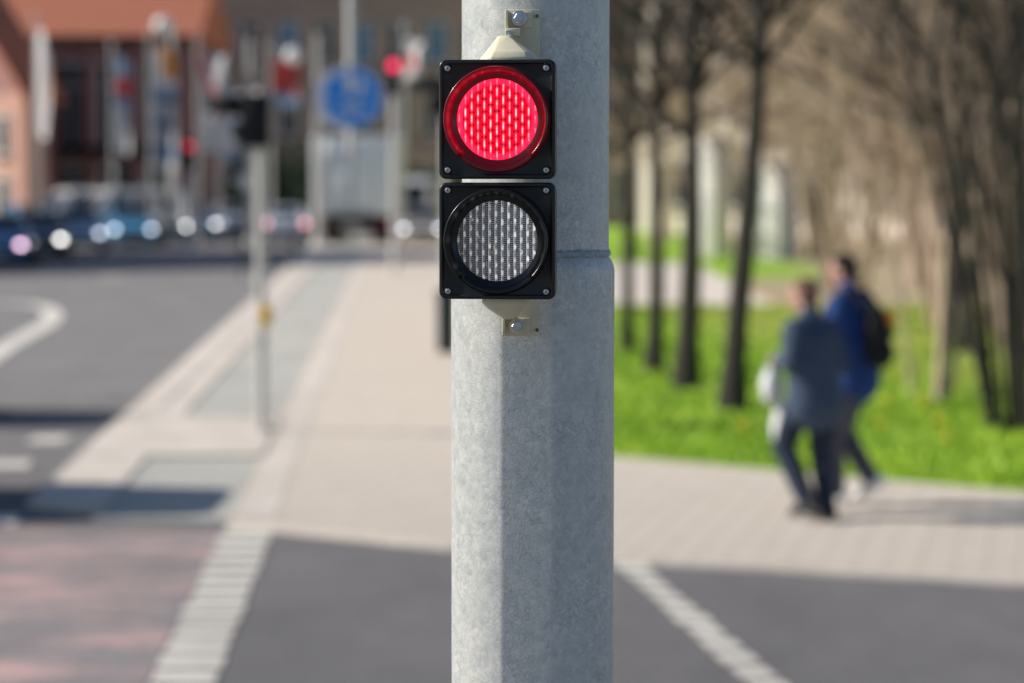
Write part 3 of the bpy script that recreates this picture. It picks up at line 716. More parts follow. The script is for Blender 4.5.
def vat(px, basepy): g = G(px, basepy); return (g.x, g.y, 0)
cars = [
 (2, 268, 'navy', 'glint_pink', 8, 'dark navy car nearest the left edge with a pinkish glint added at its headlight'),
 (40, 261, 'carblack', 'glint_white', 10, 'black parked car, second from the left edge of the row'),
 (78, 253, 'steelblue', 'glint_soft', 12, 'grey-blue parked car between the black and the dark blue one'),
 (130, 248, 'blue', 'glint_soft', 12, 'dark blue parked car in front of the white vans'),
 (165, 244, 'navy', 'glint_white', 13, 'navy parked car between the blue one and the distant red signal'),
 (194, 241, 'blue', 'glint_white', 14, 'mid blue parked car below the distant red signal'),
 (230, 239, 'silver', 'glint_soft', 14, 'silver parked car just left of the slim signal pole'),
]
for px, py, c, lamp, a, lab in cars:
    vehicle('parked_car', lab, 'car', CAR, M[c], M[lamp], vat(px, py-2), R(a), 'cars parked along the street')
vehicle('parked_car', 'silver car seen from behind with glowing tail lights left of the truck', 'car', CAR, M['silver'], M['lamp_off'], vat(287, 243), R(184), 'cars parked along the street', tail_lit=True)
vehicle('parked_car', 'pale sand coloured car standing right of the truck', 'car', CAR, M['sand'], M['glint_soft'], vat(420, 245), R(4), 'cars parked along the street')
vehicle('parked_van', 'white van behind the grey-blue car, left one of two', 'van', VAN, M['carwhite'], M['lamp_off'], vat(84, 243), R(-50), 'white vans behind the parked cars', roofy=(-1.8, -1.15), wheels=1.6, sc=.95)
vehicle('parked_van', 'white van behind the dark blue car, right one of two', 'van', VAN, M['carwhite'], M['lamp_off'], vat(122, 243.5), R(-50), 'white vans behind the parked cars', roofy=(-1.8, -1.15), wheels=1.6, sc=.95)
vehicle('parked_car', 'teal car far back beside the slim signal pole', 'car', CAR, M['teal'], M['lamp_off'], vat(166, 238), R(25), 'cars parked along the street')
# cars crossing just outside the left edge; only their shadows reach into view
vehicle('crossing_minibus', 'dark minibus waiting just outside the left edge', 'minibus', BUS, M['navy'], M['lamp_off'], (-6.78, 17.85, 0), R(90), roofy=(-2.0, -1.85), sc=1.05)
vehicle('crossing_van', 'dark van waiting outside the left edge further back', 'van', VAN, M['carblack'], M['lamp_off'], (-8.15, 24.3, 0), R(90), roofy=(-1.8, -1.15), wheels=1.6)
# box truck from behind
for px, py, c, lamp, a, lab in ((30, 241, 'blue', 'lamp_off', 30, 'blue car in the second row, above the black car'), (104, 240, 'steelblue', 'lamp_off', 24, 'grey-blue car in the second row between the two white vans'), (210, 234, 'blue', 'lamp_off', 16, 'blue car in the second row behind the silver car'), (262, 236, 'steelblue', 'glint_soft', 10, 'grey-blue car just right of the slim signal pole')):
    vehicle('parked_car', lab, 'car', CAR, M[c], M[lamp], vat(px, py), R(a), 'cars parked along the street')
vehicle('parked_van', 'white van standing to the right of the box truck', 'van', VAN, M['carwhite'], M['lamp_off'], vat(412, 239), R(-8), roofy=(-1.8, -1.15), wheels=1.6, sc=1.15)
tg = vat(352, 245)
tr = thing('box_truck', 'pale blue-grey box truck seen from behind in the street', 'truck', tg, R(-2), sc=1.12)
bm = bmesh.new(); box(bm, (0, 2.6, 2.30), (2.62, 5.2, 2.62), bev=.05); obj('cargo_box', bm, M['truck_box'], tr)
bm = bmesh.new(); box(bm, (0, -.02, 2.18), (2.36, .03, 2.1), bev=.01); dr = obj('rear_door', bm, M['truck_box'], tr)
bm = bmesh.new()
for x in (-.03, .03, -.8, .8): tube(bm, (x, -.06, 1.15), (x, -.06, 3.2), .018, n=8)
obj('lock_bar', bm, M['chrome'], dr)
bm = bmesh.new(); box(bm, (0, 2.4, .86), (1.5, 5.2, .22)); box(bm, (0, .05, .55), (2.4, .10, .14), bev=.01); box(bm, (-.6, .3, .7), (.1, .3, .4)); box(bm, (.6, .3, .7), (.1, .3, .4)); obj('chassis', bm, M['far_black'], tr)
for s_ in (-1, 1):
    for wy in (1.2, 5.9):
        bm = bmesh.new(); tube(bm, (s_*.65, wy, .48), (s_*1.2, wy, .48), .48, .48, 24); w_ = obj('wheel', bm, M['tyre'], tr)
        bm = bmesh.new(); tube(bm, (s_*1.19, wy, .48), (s_*1.215, wy, .48), .26, .22, 20); obj('rim', bm, M['rim'], w_)
    bm = bmesh.new(); box(bm, (s_*1.05, -.01, .72), (.32, .06, .13), bev=.01); obj('tail_light', bm, M['tail'], tr)
    bm = bmesh.new(); box(bm, (s_*.9, .9, .55), (.5, .02, .5)); obj('mudflap', bm, M['tyre'], tr)
bm = bmesh.new(); prism(bm, [(5.35, .5), (7.2, .5), (7.3, 1.3), (6.9, 2.6), (5.35, 2.75)], 0, -1.15, 1.15); obj('cab', bm, M['carwhite'], tr)
bm = bmesh.new(); box(bm, (0, -.03, .55), (.52, .02, .11)); obj('number_plate', bm, M['plate'], tr)

# ================================================================== BUILDINGS
def window(parent, x, y, z, w, h, ny=-1, glass='glass', arch=False):
    bm = bmesh.new(); t_ = .10
    box(bm, (x-w/2, y-.03, z), (t_, .14, h+t_)); box(bm, (x+w/2, y-.03, z), (t_, .14, h+t_)); box(bm, (x, y-.032, z+h/2), (w-t_-.004, .14, t_)); box(bm, (x, y-.032, z-h/2), (w-t_-.004, .14, t_))
    box(bm, (x, y-.028, z), (.06, .10, h-t_-.004)); box(bm, (x-w/4-.02, y-.026, z+h*.22), (w/2-t_-.02, .09, .05)); box(bm, (x+w/4+.02, y-.026, z+h*.22), (w/2-t_-.02, .09, .05))
    f = obj('window', bm, M['frame'], parent, 0)
    bm = bmesh.new(); box(bm, (x, y+.02, z), (w, .04, h)); obj('pane', bm, M[glass], f, 0)
    bm = bmesh.new(); box(bm, (x, y-.10, z-h/2-.10), (w+.3, .22, .10)); obj('sill', bm, M['trim'], f, 0)
def PXm(px, Y): return (px-512)/F*Y/cp
# --- brick building with orange tiled roof
YB = 104
b1 = thing('brick_building', 'dark brick building with orange tiled roof behind the parked cars', 'building', (0, YB, 0))
xl, xr = W(-120, 100, YB).x, W(194, 100, YB).x; ez = W(100, 36, YB).z
obj('wall', boxm(((xl+xr)/2, 5, ez/2), (xr-xl, 10, ez)), M['brick'], b1, 0)
bm = bmesh.new(); prism(bm, [(-.6, ez), (5, ez+2.9), (10.6, ez), (10.6, ez-.2), (-.6, ez-.2)], 0, xl-.4, xr+.4); obj('roof', bm, M['tiles'], b1, 0)
obj('gutter', tubem((xl, -.65, ez-.12), (xr+.4, -.65, ez-.12), .10, n=10), M['far_black'], b1)
bm = bmesh.new(); box(bm, (xr-3, 4, ez+3), (.9, .9, 2.6)); obj('chimney', bm, M['brick'], b1, 0)
for px in (52, 92, 137, 183):
    xx = W(px, 100, YB).x; obj('pilaster', boxm((xx, -.16, ez/2-.15), (.50, .32, ez-.5)), M['brick'], b1, 0)
for px in (72, 115, 160):
    xx = W(px, 100, YB).x
    for z, h in ((1.8, 2.5), (5.6, 3.6)): window(b1, xx, -.03, z, 1.35, h)
bm = bmesh.new(); prism(bm, [(.04, 4.0), (-.9, 3.55), (-.9, 3.45), (.04, 3.45)], 0, W(56, 0, YB).x, W(190, 0, YB).x)
obj('canopy', bm, M['far_black'], b1, 0)
# salmon annex with gable roof at the left edge
YA = 95
b2 = thing('salmon_annex', 'salmon plastered house with red gable roof at the left edge', 'building', (W(24, 100, YA).x, YA, 0), R(-48))
xl2, xr2 = -9., 0.; ez2 = W(30, 92, YA).z
bm = bmesh.new(); box(bm, ((xl2+xr2)/2, .5, ez2/2), (xr2-xl2, 1, ez2)); obj('wall', bm, M['salmon'], b2, 0)
xm = (xl2+xr2)/2; rh = 4.4
bm = bmesh.new(); prism(bm, [(xl2, ez2), (xr2, ez2), (xm, ez2+rh-.4)], 1, .05, .95); obj('gable', bm, M['brick'], b2, 0)
bm = bmesh.new(); prism(bm, [(xl2-.6, ez2-.3), (xm, ez2+rh), (xr2+.9, ez2-.45), (xr2+.9, ez2-.2), (xm, ez2+rh+.35), (xl2-.6, ez2-.05)], 1, -.5, 1.3); obj('roof', bm, M['tiles'], b2, 0)
for xx in (-1.6, -4.0, -6.4):
    window(b2, xx, -.03, 4.2, .9, 1.5); window(b2, xx, -.03, 1.7, .9, 1.6)
# --- long sandstone building
YC = 124
b3 = thing('sandstone_building', 'long brown-grey sandstone building with rows of windows behind the truck', 'building', (0, YC, 0))
xl3, xr3 = W(150, 100, YC).x, W(690, 100, YC).x; H3 = 14.5
obj('wall', boxm(((xl3+xr3)/2, 6, H3/2), (xr3-xl3, 12, H3)), M['stone'], b3, 0)
bm = bmesh.new(); prism(bm, [(-.7, H3), (6, H3+6), (12.7, H3)], 0, xl3-.5, xr3+.5); obj('roof', bm, M['tiles'], b3, 0)
for z in (3.9, 7.6, 11.3): obj('cornice', boxm(((xl3+xr3)/2, -.12, z), (xr3-xl3, .24, .28)), M['trim'], b3, 0)
k = 0
for px in range(215, 690, 37):
    xx = W(px, 100, YC).x
    for z, g in ((2.0, 'glass'), (5.7, 'glass'), (9.4, 'blue_glass' if k % 2 == 0 else 'glass'), (12.9, 'glass')):
        if z > 12: continue
        window(b3, xx, -.03, z, 1.05, 2.1, glass=g)
    k += 1
# --- pale building behind the trees
YD = 108
b4 = thing('pale_building', 'long pale rendered building shining behind the bare trees', 'building', (W(640, 100, YD).x, YD, 0), R(-42))
H4 = 19
obj('wall', boxm((19, 5, H4/2), (38, 10, H4)), M['pale_stone'], b4, 0)
bm = bmesh.new(); prism(bm, [(-.7, H4), (5, H4+5), (10.7, H4)], 0, -.5, 38.5); obj('roof', bm, M['tiles'], b4, 0)
for i in range(10):
    for z in (2.2, 5.8, 9.4, 13.): window(b4, 2.0+i*3.7, -.03, z, 1.2, 1.9)
# white sheds whose lit gable ends shine between trunks
for i, (px, Y, w, h, lab) in enumerate(((706, 74, .75, 3.2, 'narrow white rendered kiosk between the tree trunks'), (770, 72, .9, 2.4, 'white rendered kiosk behind the trunk of the nearest tree'))):
    c = W(px+8, 240, Y); t = thing('kiosk', lab, 'kiosk', (c.x, Y, Z1), R(-52))
    obj('wall', boxm((0, 0, h/2), (w, w, h), bev=.03), M['white_wall'], t)
    bm = bmesh.new(); prism(bm, [(-w/2-.05, h), (0, h+.5), (w/2+.05, h)], 1, -w/2-.05, w/2+.05); obj('roof', bm, M['white_wall'], t, 0)
    obj('door', boxm((0, -w/2-.02, 1.0), (w*.5, .04, 1.95), bev=.01), M['frame'], t)
    obj('window', boxm((-w/2-.01, 0, h*.6), (.03, w*.4, .7)), M['glass'], t)
# tall block outside the frame on the left, it throws the shadow over the far street
b5 = thing('corner_block', 'tall sandstone corner block just left of the street', 'building', (0, 0, 0))
FP = [(-38, 59), (-32.6, 63.4), (-17.8, 76), (-27, 84), (-46, 77)]
bm = bmesh.new(); prism(bm, FP, 2, 0, 14); obj('wall', bm, M['stone'], b5, 0)
bm = bmesh.new(); prism(bm, [(p[0]*1.0, p[1]) for p in FP], 2, 14.0, 14.4); obj('roof', bm, M['trim'], b5, 0)
d = (Vector(FP[2])-Vector(FP[1])); dl = d.length; d.normalize(); an = math.atan2(d.y, d.x)
for i in range(4):
    p = Vector(FP[1])+d*(1.8+i*3.6)
    for z in (2, 5.5, 9, 12):
        bm = bmesh.new(); box(bm, (p.x, p.y, z), (1.2, .16, 2.0), Matrix.Rotation(an, 4, 'Z')); w_ = obj('window', bm, M['glass'], b5, 0)

# ------------------------------------------------------------------ banners on poles
def banner(px, topy, boty, Y, w, cols, label, wind=0.0, rz=-5):
    x = W(px, topy, Y).x; zt_, zb_ = W(px, topy, Y).z, W(px, boty, Y).z
    t = thing('banner_flag', label, 'flag', (x, Y, 0), R(rz))
    obj('pole', tubem((0, 0, 0), (0, 0, zt_+.35), .07, .05, 12), M['mastpaint'], t)
    obj('finial', (lambda b: (bmesh.ops.create_uvsphere(b, u_segments=12, v_segments=8, radius=.11, matrix=Matrix.Translation((0, 0, zt_+.42))), b)[1])(bmesh.new()), M['mastpaint'], t)
    bm = bmesh.new(); nx, nz = 8, 24; g = []
    for j in range(nz+1):
        row = []
        for i in range(nx+1):
            u = i/nx; v = j/nz
            row.append(bm.verts.new((.07+u*w*1.15*(1-.25*v*wind)+.05*math.sin(v*9+px), -.12*math.sin(u*4+v*5+px)*(u+.2), zt_-(zt_-zb_)*v-.15*u)))
        g.append(row)
    for j in range(nz):
        for i in range(nx):
            f = bm.faces.new((g[j][i], g[j][i+1], g[j+1][i+1], g[j+1][i]))
            f.material_index = cols(i/nx, j/nz)
    o = obj('cloth', bm, [M['flag_white'], M['flag_red'], M['flag_orange'], M['flag_blue']], t, 80)
banner(36, 28, 138, 89, .60, lambda u, v: 2 if (u > .8 and .3 < v < .8) else 0, 'white banner with orange stripe hanging in front of the salmon house', rz=-48)
banner(150, 45, 168, 90, .75, lambda u, v: 3 if int(v*9) % 2 and v > .3 else (2 if v < .25 and u > .3 else 0), 'blue and white striped banner in front of the brick wall')
banner(198, 52, 150, 89.5, .85, lambda u, v: 1 if abs(u-v) < .18 and v < .6 else 0, 'white banner with red diagonal right of the brick building')
banner(112, 55, 150, 91, .5, lambda u, v: 1 if .2 < v < .4 else (0 if v > .5 else 3), 'banner with red field between the brick pilasters')
banner(270, 58, 105, 91, .95, lambda u, v: 1 if v < .7 else 3, 'red and blue flag left of the round blue sign', .5)
banner(404, 38, 78, 91, .6, lambda u, v: 1 if .35 < v < .75 and u < .6 else 0, 'white and red flag above the distant red lamp', .5, rz=-30)
banner(218, 85, 160, 92, .6, lambda u, v: 0 if int(v*5) % 2 else 3, 'short blue and white banner behind the side signal')
for i, (px, top, Y, lab) in enumerate(((250, 38, 90, 'pale flagpole left of the red and blue flag'), (318, 34, 88, 'pale flagpole just left of the round blue sign'), (172, 20, 92, 'pale lamp-less pole at the corner of the brick building'))):
    c = W(px, top, Y); t = thing('flagpole', lab, 'pole', (c.x, Y, 0)); obj('shaft', tubem((0, 0, 0), (0, 0, c.z), .17, .10, 12), M['mastpaint'], t)
    obj('base', tubem((0, 0, 0), (0, 0, .3), .3, .25, 16), M['mastpaint'], t)
c = W(163, 26, 90)
t = thing('white_globe', 'white globe street lamp at the eave of the brick building', 'street lamp', (c.x, 90, 0)); obj('pole', tubem((0, 0, 0), (0, 0, c.z-.3), .09, .06, 12), M['mastdark'], t)
bm = bmesh.new(); bmesh.ops.create_uvsphere(bm, u_segments=20, v_segments=14, radius=.34, matrix=Matrix.Translation((0, 0, c.z))); obj('globe', bm, M['sign_white'], t)

for (pa, ya, Ya, hh_, lab) in ((240, 103, 60, 0, 'small white globe added for a glint, lower left one above the side signal'), (259, 100, 61, 0, 'small white globe added for a glint directly above the side signal'), (293, 56, 66, 0, 'white globe added for a glint right of the red and blue flag'), (243, 182, 70, 0, 'low white globe added for a glint beside the slim signal pole')):  # white balls on posts, added to stand in for bright glints
    c = W(pa, ya, Ya); t = thing('white_globe', lab, 'street lamp', (c.x, Ya, 0)); obj('pole', tubem((0, 0, 0), (0, 0, c.z-.2), .04, .035, 12), M['mastdark'], t)
    bm = bmesh.new(); bmesh.ops.create_uvsphere(bm, u_segments=20, v_segments=14, radius=.24, matrix=Matrix.Translation((0, 0, c.z))); obj('globe', bm, M['sign_white'], t)
    bm = bmesh.new(); tube(bm, (0, 0, c.z-.28), (0, 0, c.z-.19), .07, .10, 16); obj('collar', bm, M['mastdark'], t)
# ================================================================== TREES
def branch(bm, p, d, L, r, depth, rng, spread, n0=7, up=.15, kids=(3, 5), minr=.004):
    segs = 4 if depth > 1 else 3; n = max(3, n0 if r > .05 else 5 if r > .02 else 3)
    pts = [p.copy()]; rad = [r]; q = p.copy(); dd = d.copy()
    for i in range(segs):
        dd = (dd+Vector((rng.gauss(0, .13), rng.gauss(0, .13), rng.gauss(0, .10)+up*.4))).normalized()
        q = q+dd*(L/segs); pts.append(q.copy()); rad.append(max(minr, r*(1-.62*(i+1)/segs)))
    u = dd.orthogonal().normalized(); prev = None
    for i, (pt, rr_) in enumerate(zip(pts, rad)):
        t = (pts[min(i+1, segs)]-pts[max(i-1, 0)]).normalized(); a = (u-t*u.dot(t)).normalized(); b = t.cross(a)
        ring = [bm.verts.new(pt+(a*math.cos(6.2832*k/n)+b*math.sin(6.2832*k/n))*rr_) for k in range(n)]
        if prev:
            for k in range(n): bm.faces.new((prev[k], prev[(k+1) % n], ring[(k+1) % n], ring[k]))
        prev = ring
    if depth <= 0: return
    for k in range(rng.randint(*kids)):
        f = rng.uniform(.35, 1.0); idx = min(segs-1, int(f*segs)); base = pts[idx].lerp(pts[idx+1], f*segs-idx if idx < segs else 1)
        dirn = (pts[idx+1]-pts[idx]).normalized(); side = Vector((rng.gauss(0, 1), rng.gauss(0, 1), rng.gauss(0, .5))).normalized()
        nd = (dirn*(1-spread)+side*spread+Vector((0, 0, up))).normalized()
        branch(bm, base, nd, L*rng.uniform(.5, .78), max(minr, rad[idx]*rng.uniform(.42, .62)), depth-1, rng, spread, n0, up, kids, minr)
def tree_mesh(seed, H, r, lean=(0, 0), fork=None, mat='bark', name='bare_tree', label='', loc=(0, 0, 0), kids=(4, 6), depth=4, first=.45, rz=0, group=None):
    rng = random.Random(seed); t = thing(name, label, 'tree', loc, rz, group)
    bm = bmesh.new(); prev = None; n = 12; K = 12; path = []
    for i in range(K+1):
        f = i/K; p = Vector((lean[0]*f**1.3+.03*math.sin(f*7+seed), lean[1]*f+.03*math.cos(f*5+seed), H*.62*f))
        rr_ = r*(1-.45*f)*(1+.55*math.exp(-f*22)); path.append((p, rr_))
        ring = [bm.verts.new(p+Vector((math.cos(6.2832*k/n), math.sin(6.2832*k/n), 0))*rr_*(1+.07*math.sin(k*3+i*.7))) for k in range(n)]
        if prev:
            for k in range(n): bm.faces.new((prev[k], prev[(k+1) % n], ring[(k+1) % n], ring[k]))
        prev = ring
    obj('trunk', bm, M[mat], t, 60)
    bm = bmesh.new()
    for i in range(4, K+1):
        f = i/K
        if f < first: continue
        p, rr_ = path[i]
        for k in range(2 if i < K else 3):
            a = rng.uniform(0, 6.28); d = Vector((math.cos(a), math.sin(a), rng.uniform(.25, .9))).normalized() if i < K else Vector((math.cos(a)*.4, math.sin(a)*.4, 1)).normalized()
            branch(bm, p, d, H*.30*rng.uniform(.7, 1.1), rr_*rng.uniform(.35, .6), depth-1, rng, .5, 7, .12, (2, 4), .007)
    if fork:
        for (z, dx_, dy_, dz_, L_, r_) in fork:
            i = min(range(K+1), key=lambda k: abs(path[k][0].z-z)); branch(bm, path[i][0], Vector((dx_, dy_, dz_)).normalized(), L_, r_, 3, rng, .45, 8, .1, (3, 5), .006)
    obj('branches', bm, M[mat], t, 60)
    return t
def gz(px, py, z=Z1+.03): v = G(px, py, z); return (v.x, v.y, z)
tree_mesh(11, 9.5, .115, (.42, .1), [(3.7, -.5, .1, .9, 2.2, .045), (3.2, .7, .2, .8, 2.0, .04)], label='nearest and rightmost dark trunk of the bare row on the grass', loc=gz(735, 411), group='bare trees in a row on the grass', first=.55)
tree_mesh(12, 9, .12, (.10, .1), [(3.1, -.75, .1, .65, 2.2, .06), (3.1, .5, 0, .9, 2.2, .055), (3.0, -.5, -.2, .45, 1.6, .04)], label='second dark trunk of the row, forking with knobbly branches', loc=gz(687, 389), group='bare trees in a row on the grass', first=.5)
tree_mesh(13, 9, .095, (.12, .1), [(2.9, -.5, .1, .8, 2.0, .045), (3.2, .5, 0, .8, 1.6, .04)], label='third bare tree of the row, slightly leaning right', loc=gz(653, 373), group='bare trees in a row on the grass', first=.5)
tree_mesh(14, 9, .08, (.22, .1), [(3.0, .5, 0, .8, 1.8, .04)], label='slimmest bare tree of the row, close beside the foreground mast', loc=gz(625, 351), group='bare trees in a row on the grass', first=.5)

def shrub(seed, H, nst, mat, name, label, loc, spread=.35, r=.04, depth=4, lean=(0, 0), group=None, kids=(3, 4), cat='shrub', rz=0):
    rng = random.Random(seed); t = thing(name, label, cat, loc, rz, group); bm = bmesh.new(); bt = bmesh.new()
    for i in range(nst):
        a = rng.uniform(0, 6.28); s_ = rng.uniform(.05, spread)
        p = Vector((math.cos(a)*.18, math.sin(a)*.18, 0)); d = Vector((math.cos(a)*s_+lean[0], math.sin(a)*s_+lean[1], 1)).normalized()
        L1 = H*rng.uniform(.35, .45); rr_ = r*rng.uniform(.6, 1.1)
        tube(bt, p, p+d*L1, rr_*1.15, rr_*.85, 7)
        branch(bm, p+d*L1, (d+Vector((rng.gauss(0, .15), rng.gauss(0, .15), 0))).normalized(), H*.6, rr_*.85, depth-1, rng, .33, 6, .18, kids, .009)
        for q in range(3):
            f = rng.uniform(.3, 1); a2 = rng.uniform(0, 6.28); branch(bm, p+d*L1*f, (d+Vector((math.cos(a2), math.sin(a2), .3))*.6).normalized(), H*.3, rr_*.4, depth-2, rng, .4, 5, .15, kids, .008)
    obj('stems', bt, M[mat], t, 60); obj('branches', bm, M[mat], t, 60)
    return t
shrub(21, 7, 6, 'twig', 'multi_stem_tree', 'slim multi-stemmed bare shrub right behind the walkers', gz(930, 401), .18, .035, group=None, kids=(3, 5))
shrub(22, 8.5, 7, 'bark', 'multi_stem_tree', 'large dark multi-stemmed bare tree at the right edge', gz(1006, 431), .22, .042, lean=(-.10, 0), kids=(3, 5))
shrub(23, 8, 5, 'bark', 'multi_stem_tree', 'dark bare shrub partly cut by the right edge', gz(1062, 405), .3, .04, lean=(-.08, 0), kids=(3, 5))
# thicket behind the lawn
protos = [shrub(31, 6.5, 10, 'twig', 'bare_shrub', 'brown bare shrub in the thicket behind the lawn', (60, 60, 0), .45, .032, kids=(4, 5), group='brown shrubs of the thicket'),
          shrub(32, 7.5, 8, 'twig_olive', 'bare_shrub', 'olive-tinged bare shrub in the thicket behind the lawn', (62, 60, 0), .40, .034, kids=(4, 5), group='olive shrubs of the thicket'),
          shrub(33, 7.0, 9, 'twig_pale', 'bare_shrub', 'pale sunlit bare shrub in the thicket behind the lawn', (64, 60, 0), .35, .055, kids=(3, 4), group='pale shrubs of the thicket')]
rng = random.Random(77); first = [True]*3
spots = []
for row, (Y, x0_, x1_, st_) in enumerate(((34, 6.6, 11, 1.3), (38, 5.6, 12, 1.35), (43, 6.2, 13, 1.9), (72, 9.5, 19, 2.8), (84, 6.6, 20, 3.2))):
    x = x0_
    while x < x1_: spots.append((x+rng.uniform(-.4, .4), Y+rng.uniform(-1.4, 1.4), row)); x += st_
for x, y, row in spots:
    k = rng.choices((0, 1, 2), (.40, .22, .38))[0]
    s_ = rng.uniform(.8, 1.15)*(1.0 if row < 3 else 1.45)
    if first[k]: o = protos[k]; first[k] = False
    else: o = dup(protos[k], (0, 0, 0), 0)
    o.location = (x, y, Z1+.02); o.rotation_euler = (0, 0, rng.uniform(0, 6.28)); o.scale = (s_, s_, s_*rng.uniform(.9, 1.1))
# wood trees
wt = tree_mesh(41, 12, .14, (.2, .1), mat='twig', name='wood_tree', label='tall bare tree standing in the wood behind the path', loc=(0, 0, 0), group='bare trees of the wood', first=.25)
wt2 = tree_mesh(42, 13, .16, (-.3, .1), mat='bark', name='wood_tree', label='tall dark bare tree standing in the wood behind the path', loc=(0, 0, 0), group='dark bare trees of the wood', first=.25)
wl = [(3.6, 72), (7.5, 76), (9.0, 72), (11, 79), (13.5, 75), (16, 82), (3.0, 92), (6.2, 95), (12, 92), (7.4, 36), (8.8, 33.5), (10.0, 40), (18, 90), (5.0, 86), (6.15, 33), (6.9, 38), (8.2, 44), (10.4, 47), (6.9, 52), (9.3, 56), (12.2, 60)]
for i, (x, y) in enumerate(wl):
    src = wt if i % 2 else wt2
    if i < 2: o = (wt2, wt)[i]
    else: o = dup(src, (0, 0, 0), 0)
    o.location = (x, y, Z1+.02); o.rotation_euler = (0, 0, i*1.7); s_ = .85+.3*((i*37) % 10)/10; o.scale = (s_, s_, s_)
# hedges in front of the sandstone building
def hedge(px0, px1, topy, Y, label):
    x0_, x1_ = W(px0, 0, Y).x, W(px1, 0, Y).x; h = W(0, topy, Y).z; rg = random.Random(int(px0)); bm = bmesh.new()
    for i in range(2600):
        p = Vector((rg.uniform(x0_, x1_), Y+rg.uniform(-.8, .8), rg.uniform(0.05, h)*(.85+.2*math.sin(i*.01)))); s_ = rg.uniform(.08, .2)
        d1 = Vector((rg.gauss(0, 1), rg.gauss(0, 1), rg.gauss(0, 1))).normalized(); d2 = d1.orthogonal().normalized()
        bm.faces.new([bm.verts.new(p+d1*s_), bm.verts.new(p+d2*s_*.6), bm.verts.new(p-d1*s_), bm.verts.new(p-d2*s_*.6)])
    tag(obj('hedge', bm, M['leaf'], ang=0), label, 'hedge')
hedge(225, 312, 142, 108, 'dark green hedge below the sandstone building left of the truck')
hedge(393, 470, 168, 106, 'low dark hedge right of the truck')

# ================================================================== PEOPLE
def capsule(bm, p0, p1, r0, r1, n=14, sx=1, sy=1, ax=None):
    """tapered capsule; ax optional 3x3 frame with cross-section scale sx, sy"""
    p0, p1 = Vector(p0), Vector(p1); d = p1-p0; L = d.length; d.normalize()
    u = ax.normalized() if ax else d.orthogonal().normalized(); u = (u-d*u.dot(d)).normalized(); v = d.cross(u)
    prof = [(-math.cos(a)*r0, math.sin(a)*r0) for a in [math.pi/2*i/5 for i in range(6)]]+[(L+math.sin(a)*r1, math.cos(a)*r1) for a in [math.pi/2*i/5 for i in range(6)]]
    prev = None
    for t, r in prof:
        r = max(r, 1e-4); ring = [bm.verts.new(p0+d*t+u*math.cos(6.2832*k/n)*r*sx+v*math.sin(6.2832*k/n)*r*sy) for k in range(n)]
        if prev:
            for k in range(n): bm.faces.new((prev[k], prev[(k+1) % n], ring[(k+1) % n], ring[k]))
        else: bm.faces.new(ring[::-1])
        prev = ring
    bm.faces.new(prev)
def ell(bm, c, s, rot=None):
    m = Matrix.Translation(Vector(c))
    if rot: m = m @ rot
    bmesh.ops.create_uvsphere(bm, u_segments=20, v_segments=14, radius=1, matrix=m @ Matrix.Diagonal((*s, 1)))
def fused(name, bm, mat, parent, vox=.008, it=4):
    bmesh.ops.recalc_face_normals(bm, faces=bm.faces)
    me = bpy.data.meshes.new(name+'_src'); bm.to_mesh(me); bm.free(); o = bpy.data.objects.new('tmp', me); COL.objects.link(o)
    m = o.modifiers.new('r', 'REMESH'); m.mode = 'VOXEL'; m.voxel_size = vox; m.use_smooth_shade = True
    s_ = o.modifiers.new('s', 'SMOOTH'); s_.iterations = it; s_.factor = .5
    dg = bpy.context.evaluated_depsgraph_get(); new = bpy.data.meshes.new_from_object(o.evaluated_get(dg)); new.name = name
    bpy.data.objects.remove(o); bpy.data.meshes.remove(me)
    for p in new.polygons: p.use_smooth = True
    new.materials.clear(); new.materials.append(mat)
    r = bpy.data.objects.new(name, new); COL.objects.link(r); r.parent = parent; return r
def hand(bm, wrist, d, palmn, s_=1.0, side=1):
    """five curled fingers; d = pointing direction, palmn = palm normal (fingers curl to it)"""
    d = Vector(d).normalized(); nrm = Vector(palmn); nrm = (nrm-d*nrm.dot(d)).normalized(); lat = d.cross(nrm)*side
    w = Vector(wrist); capsule(bm, w, w+d*.075*s_, .024*s_, .030*s_, sx=.55, sy=1.35, ax=nrm)
    for k, L in enumerate((.070, .080, .075, .060)):
        b = w+d*.085*s_+lat*(.033-.022*k)*s_; r = .0088*s_
        m1 = b+(d*.85+nrm*.5).normalized()*L*.45*s_; m2 = m1+(d*.25+nrm*.97).normalized()*L*.32*s_; m3 = m2+(-d*.5+nrm*.8).normalized()*L*.27*s_
        capsule(bm, b-d*.02, m1, r*1.1, r, 8); capsule(bm, m1, m2, r, r*.92, 8); capsule(bm, m2, m3, r*.92, r*.8, 8)
    b = w+d*.03*s_+lat*.03*s_; m1 = b+(lat*.7+d*.7+nrm*.3).normalized()*.035*s_; m2 = m1+(d*.8+nrm*.7-lat*.1).normalized()*.030*s_
    capsule(bm, b, m1, .012*s_, .010*s_, 8); capsule(bm, m1, m2, .010*s_, .008*s_, 8)
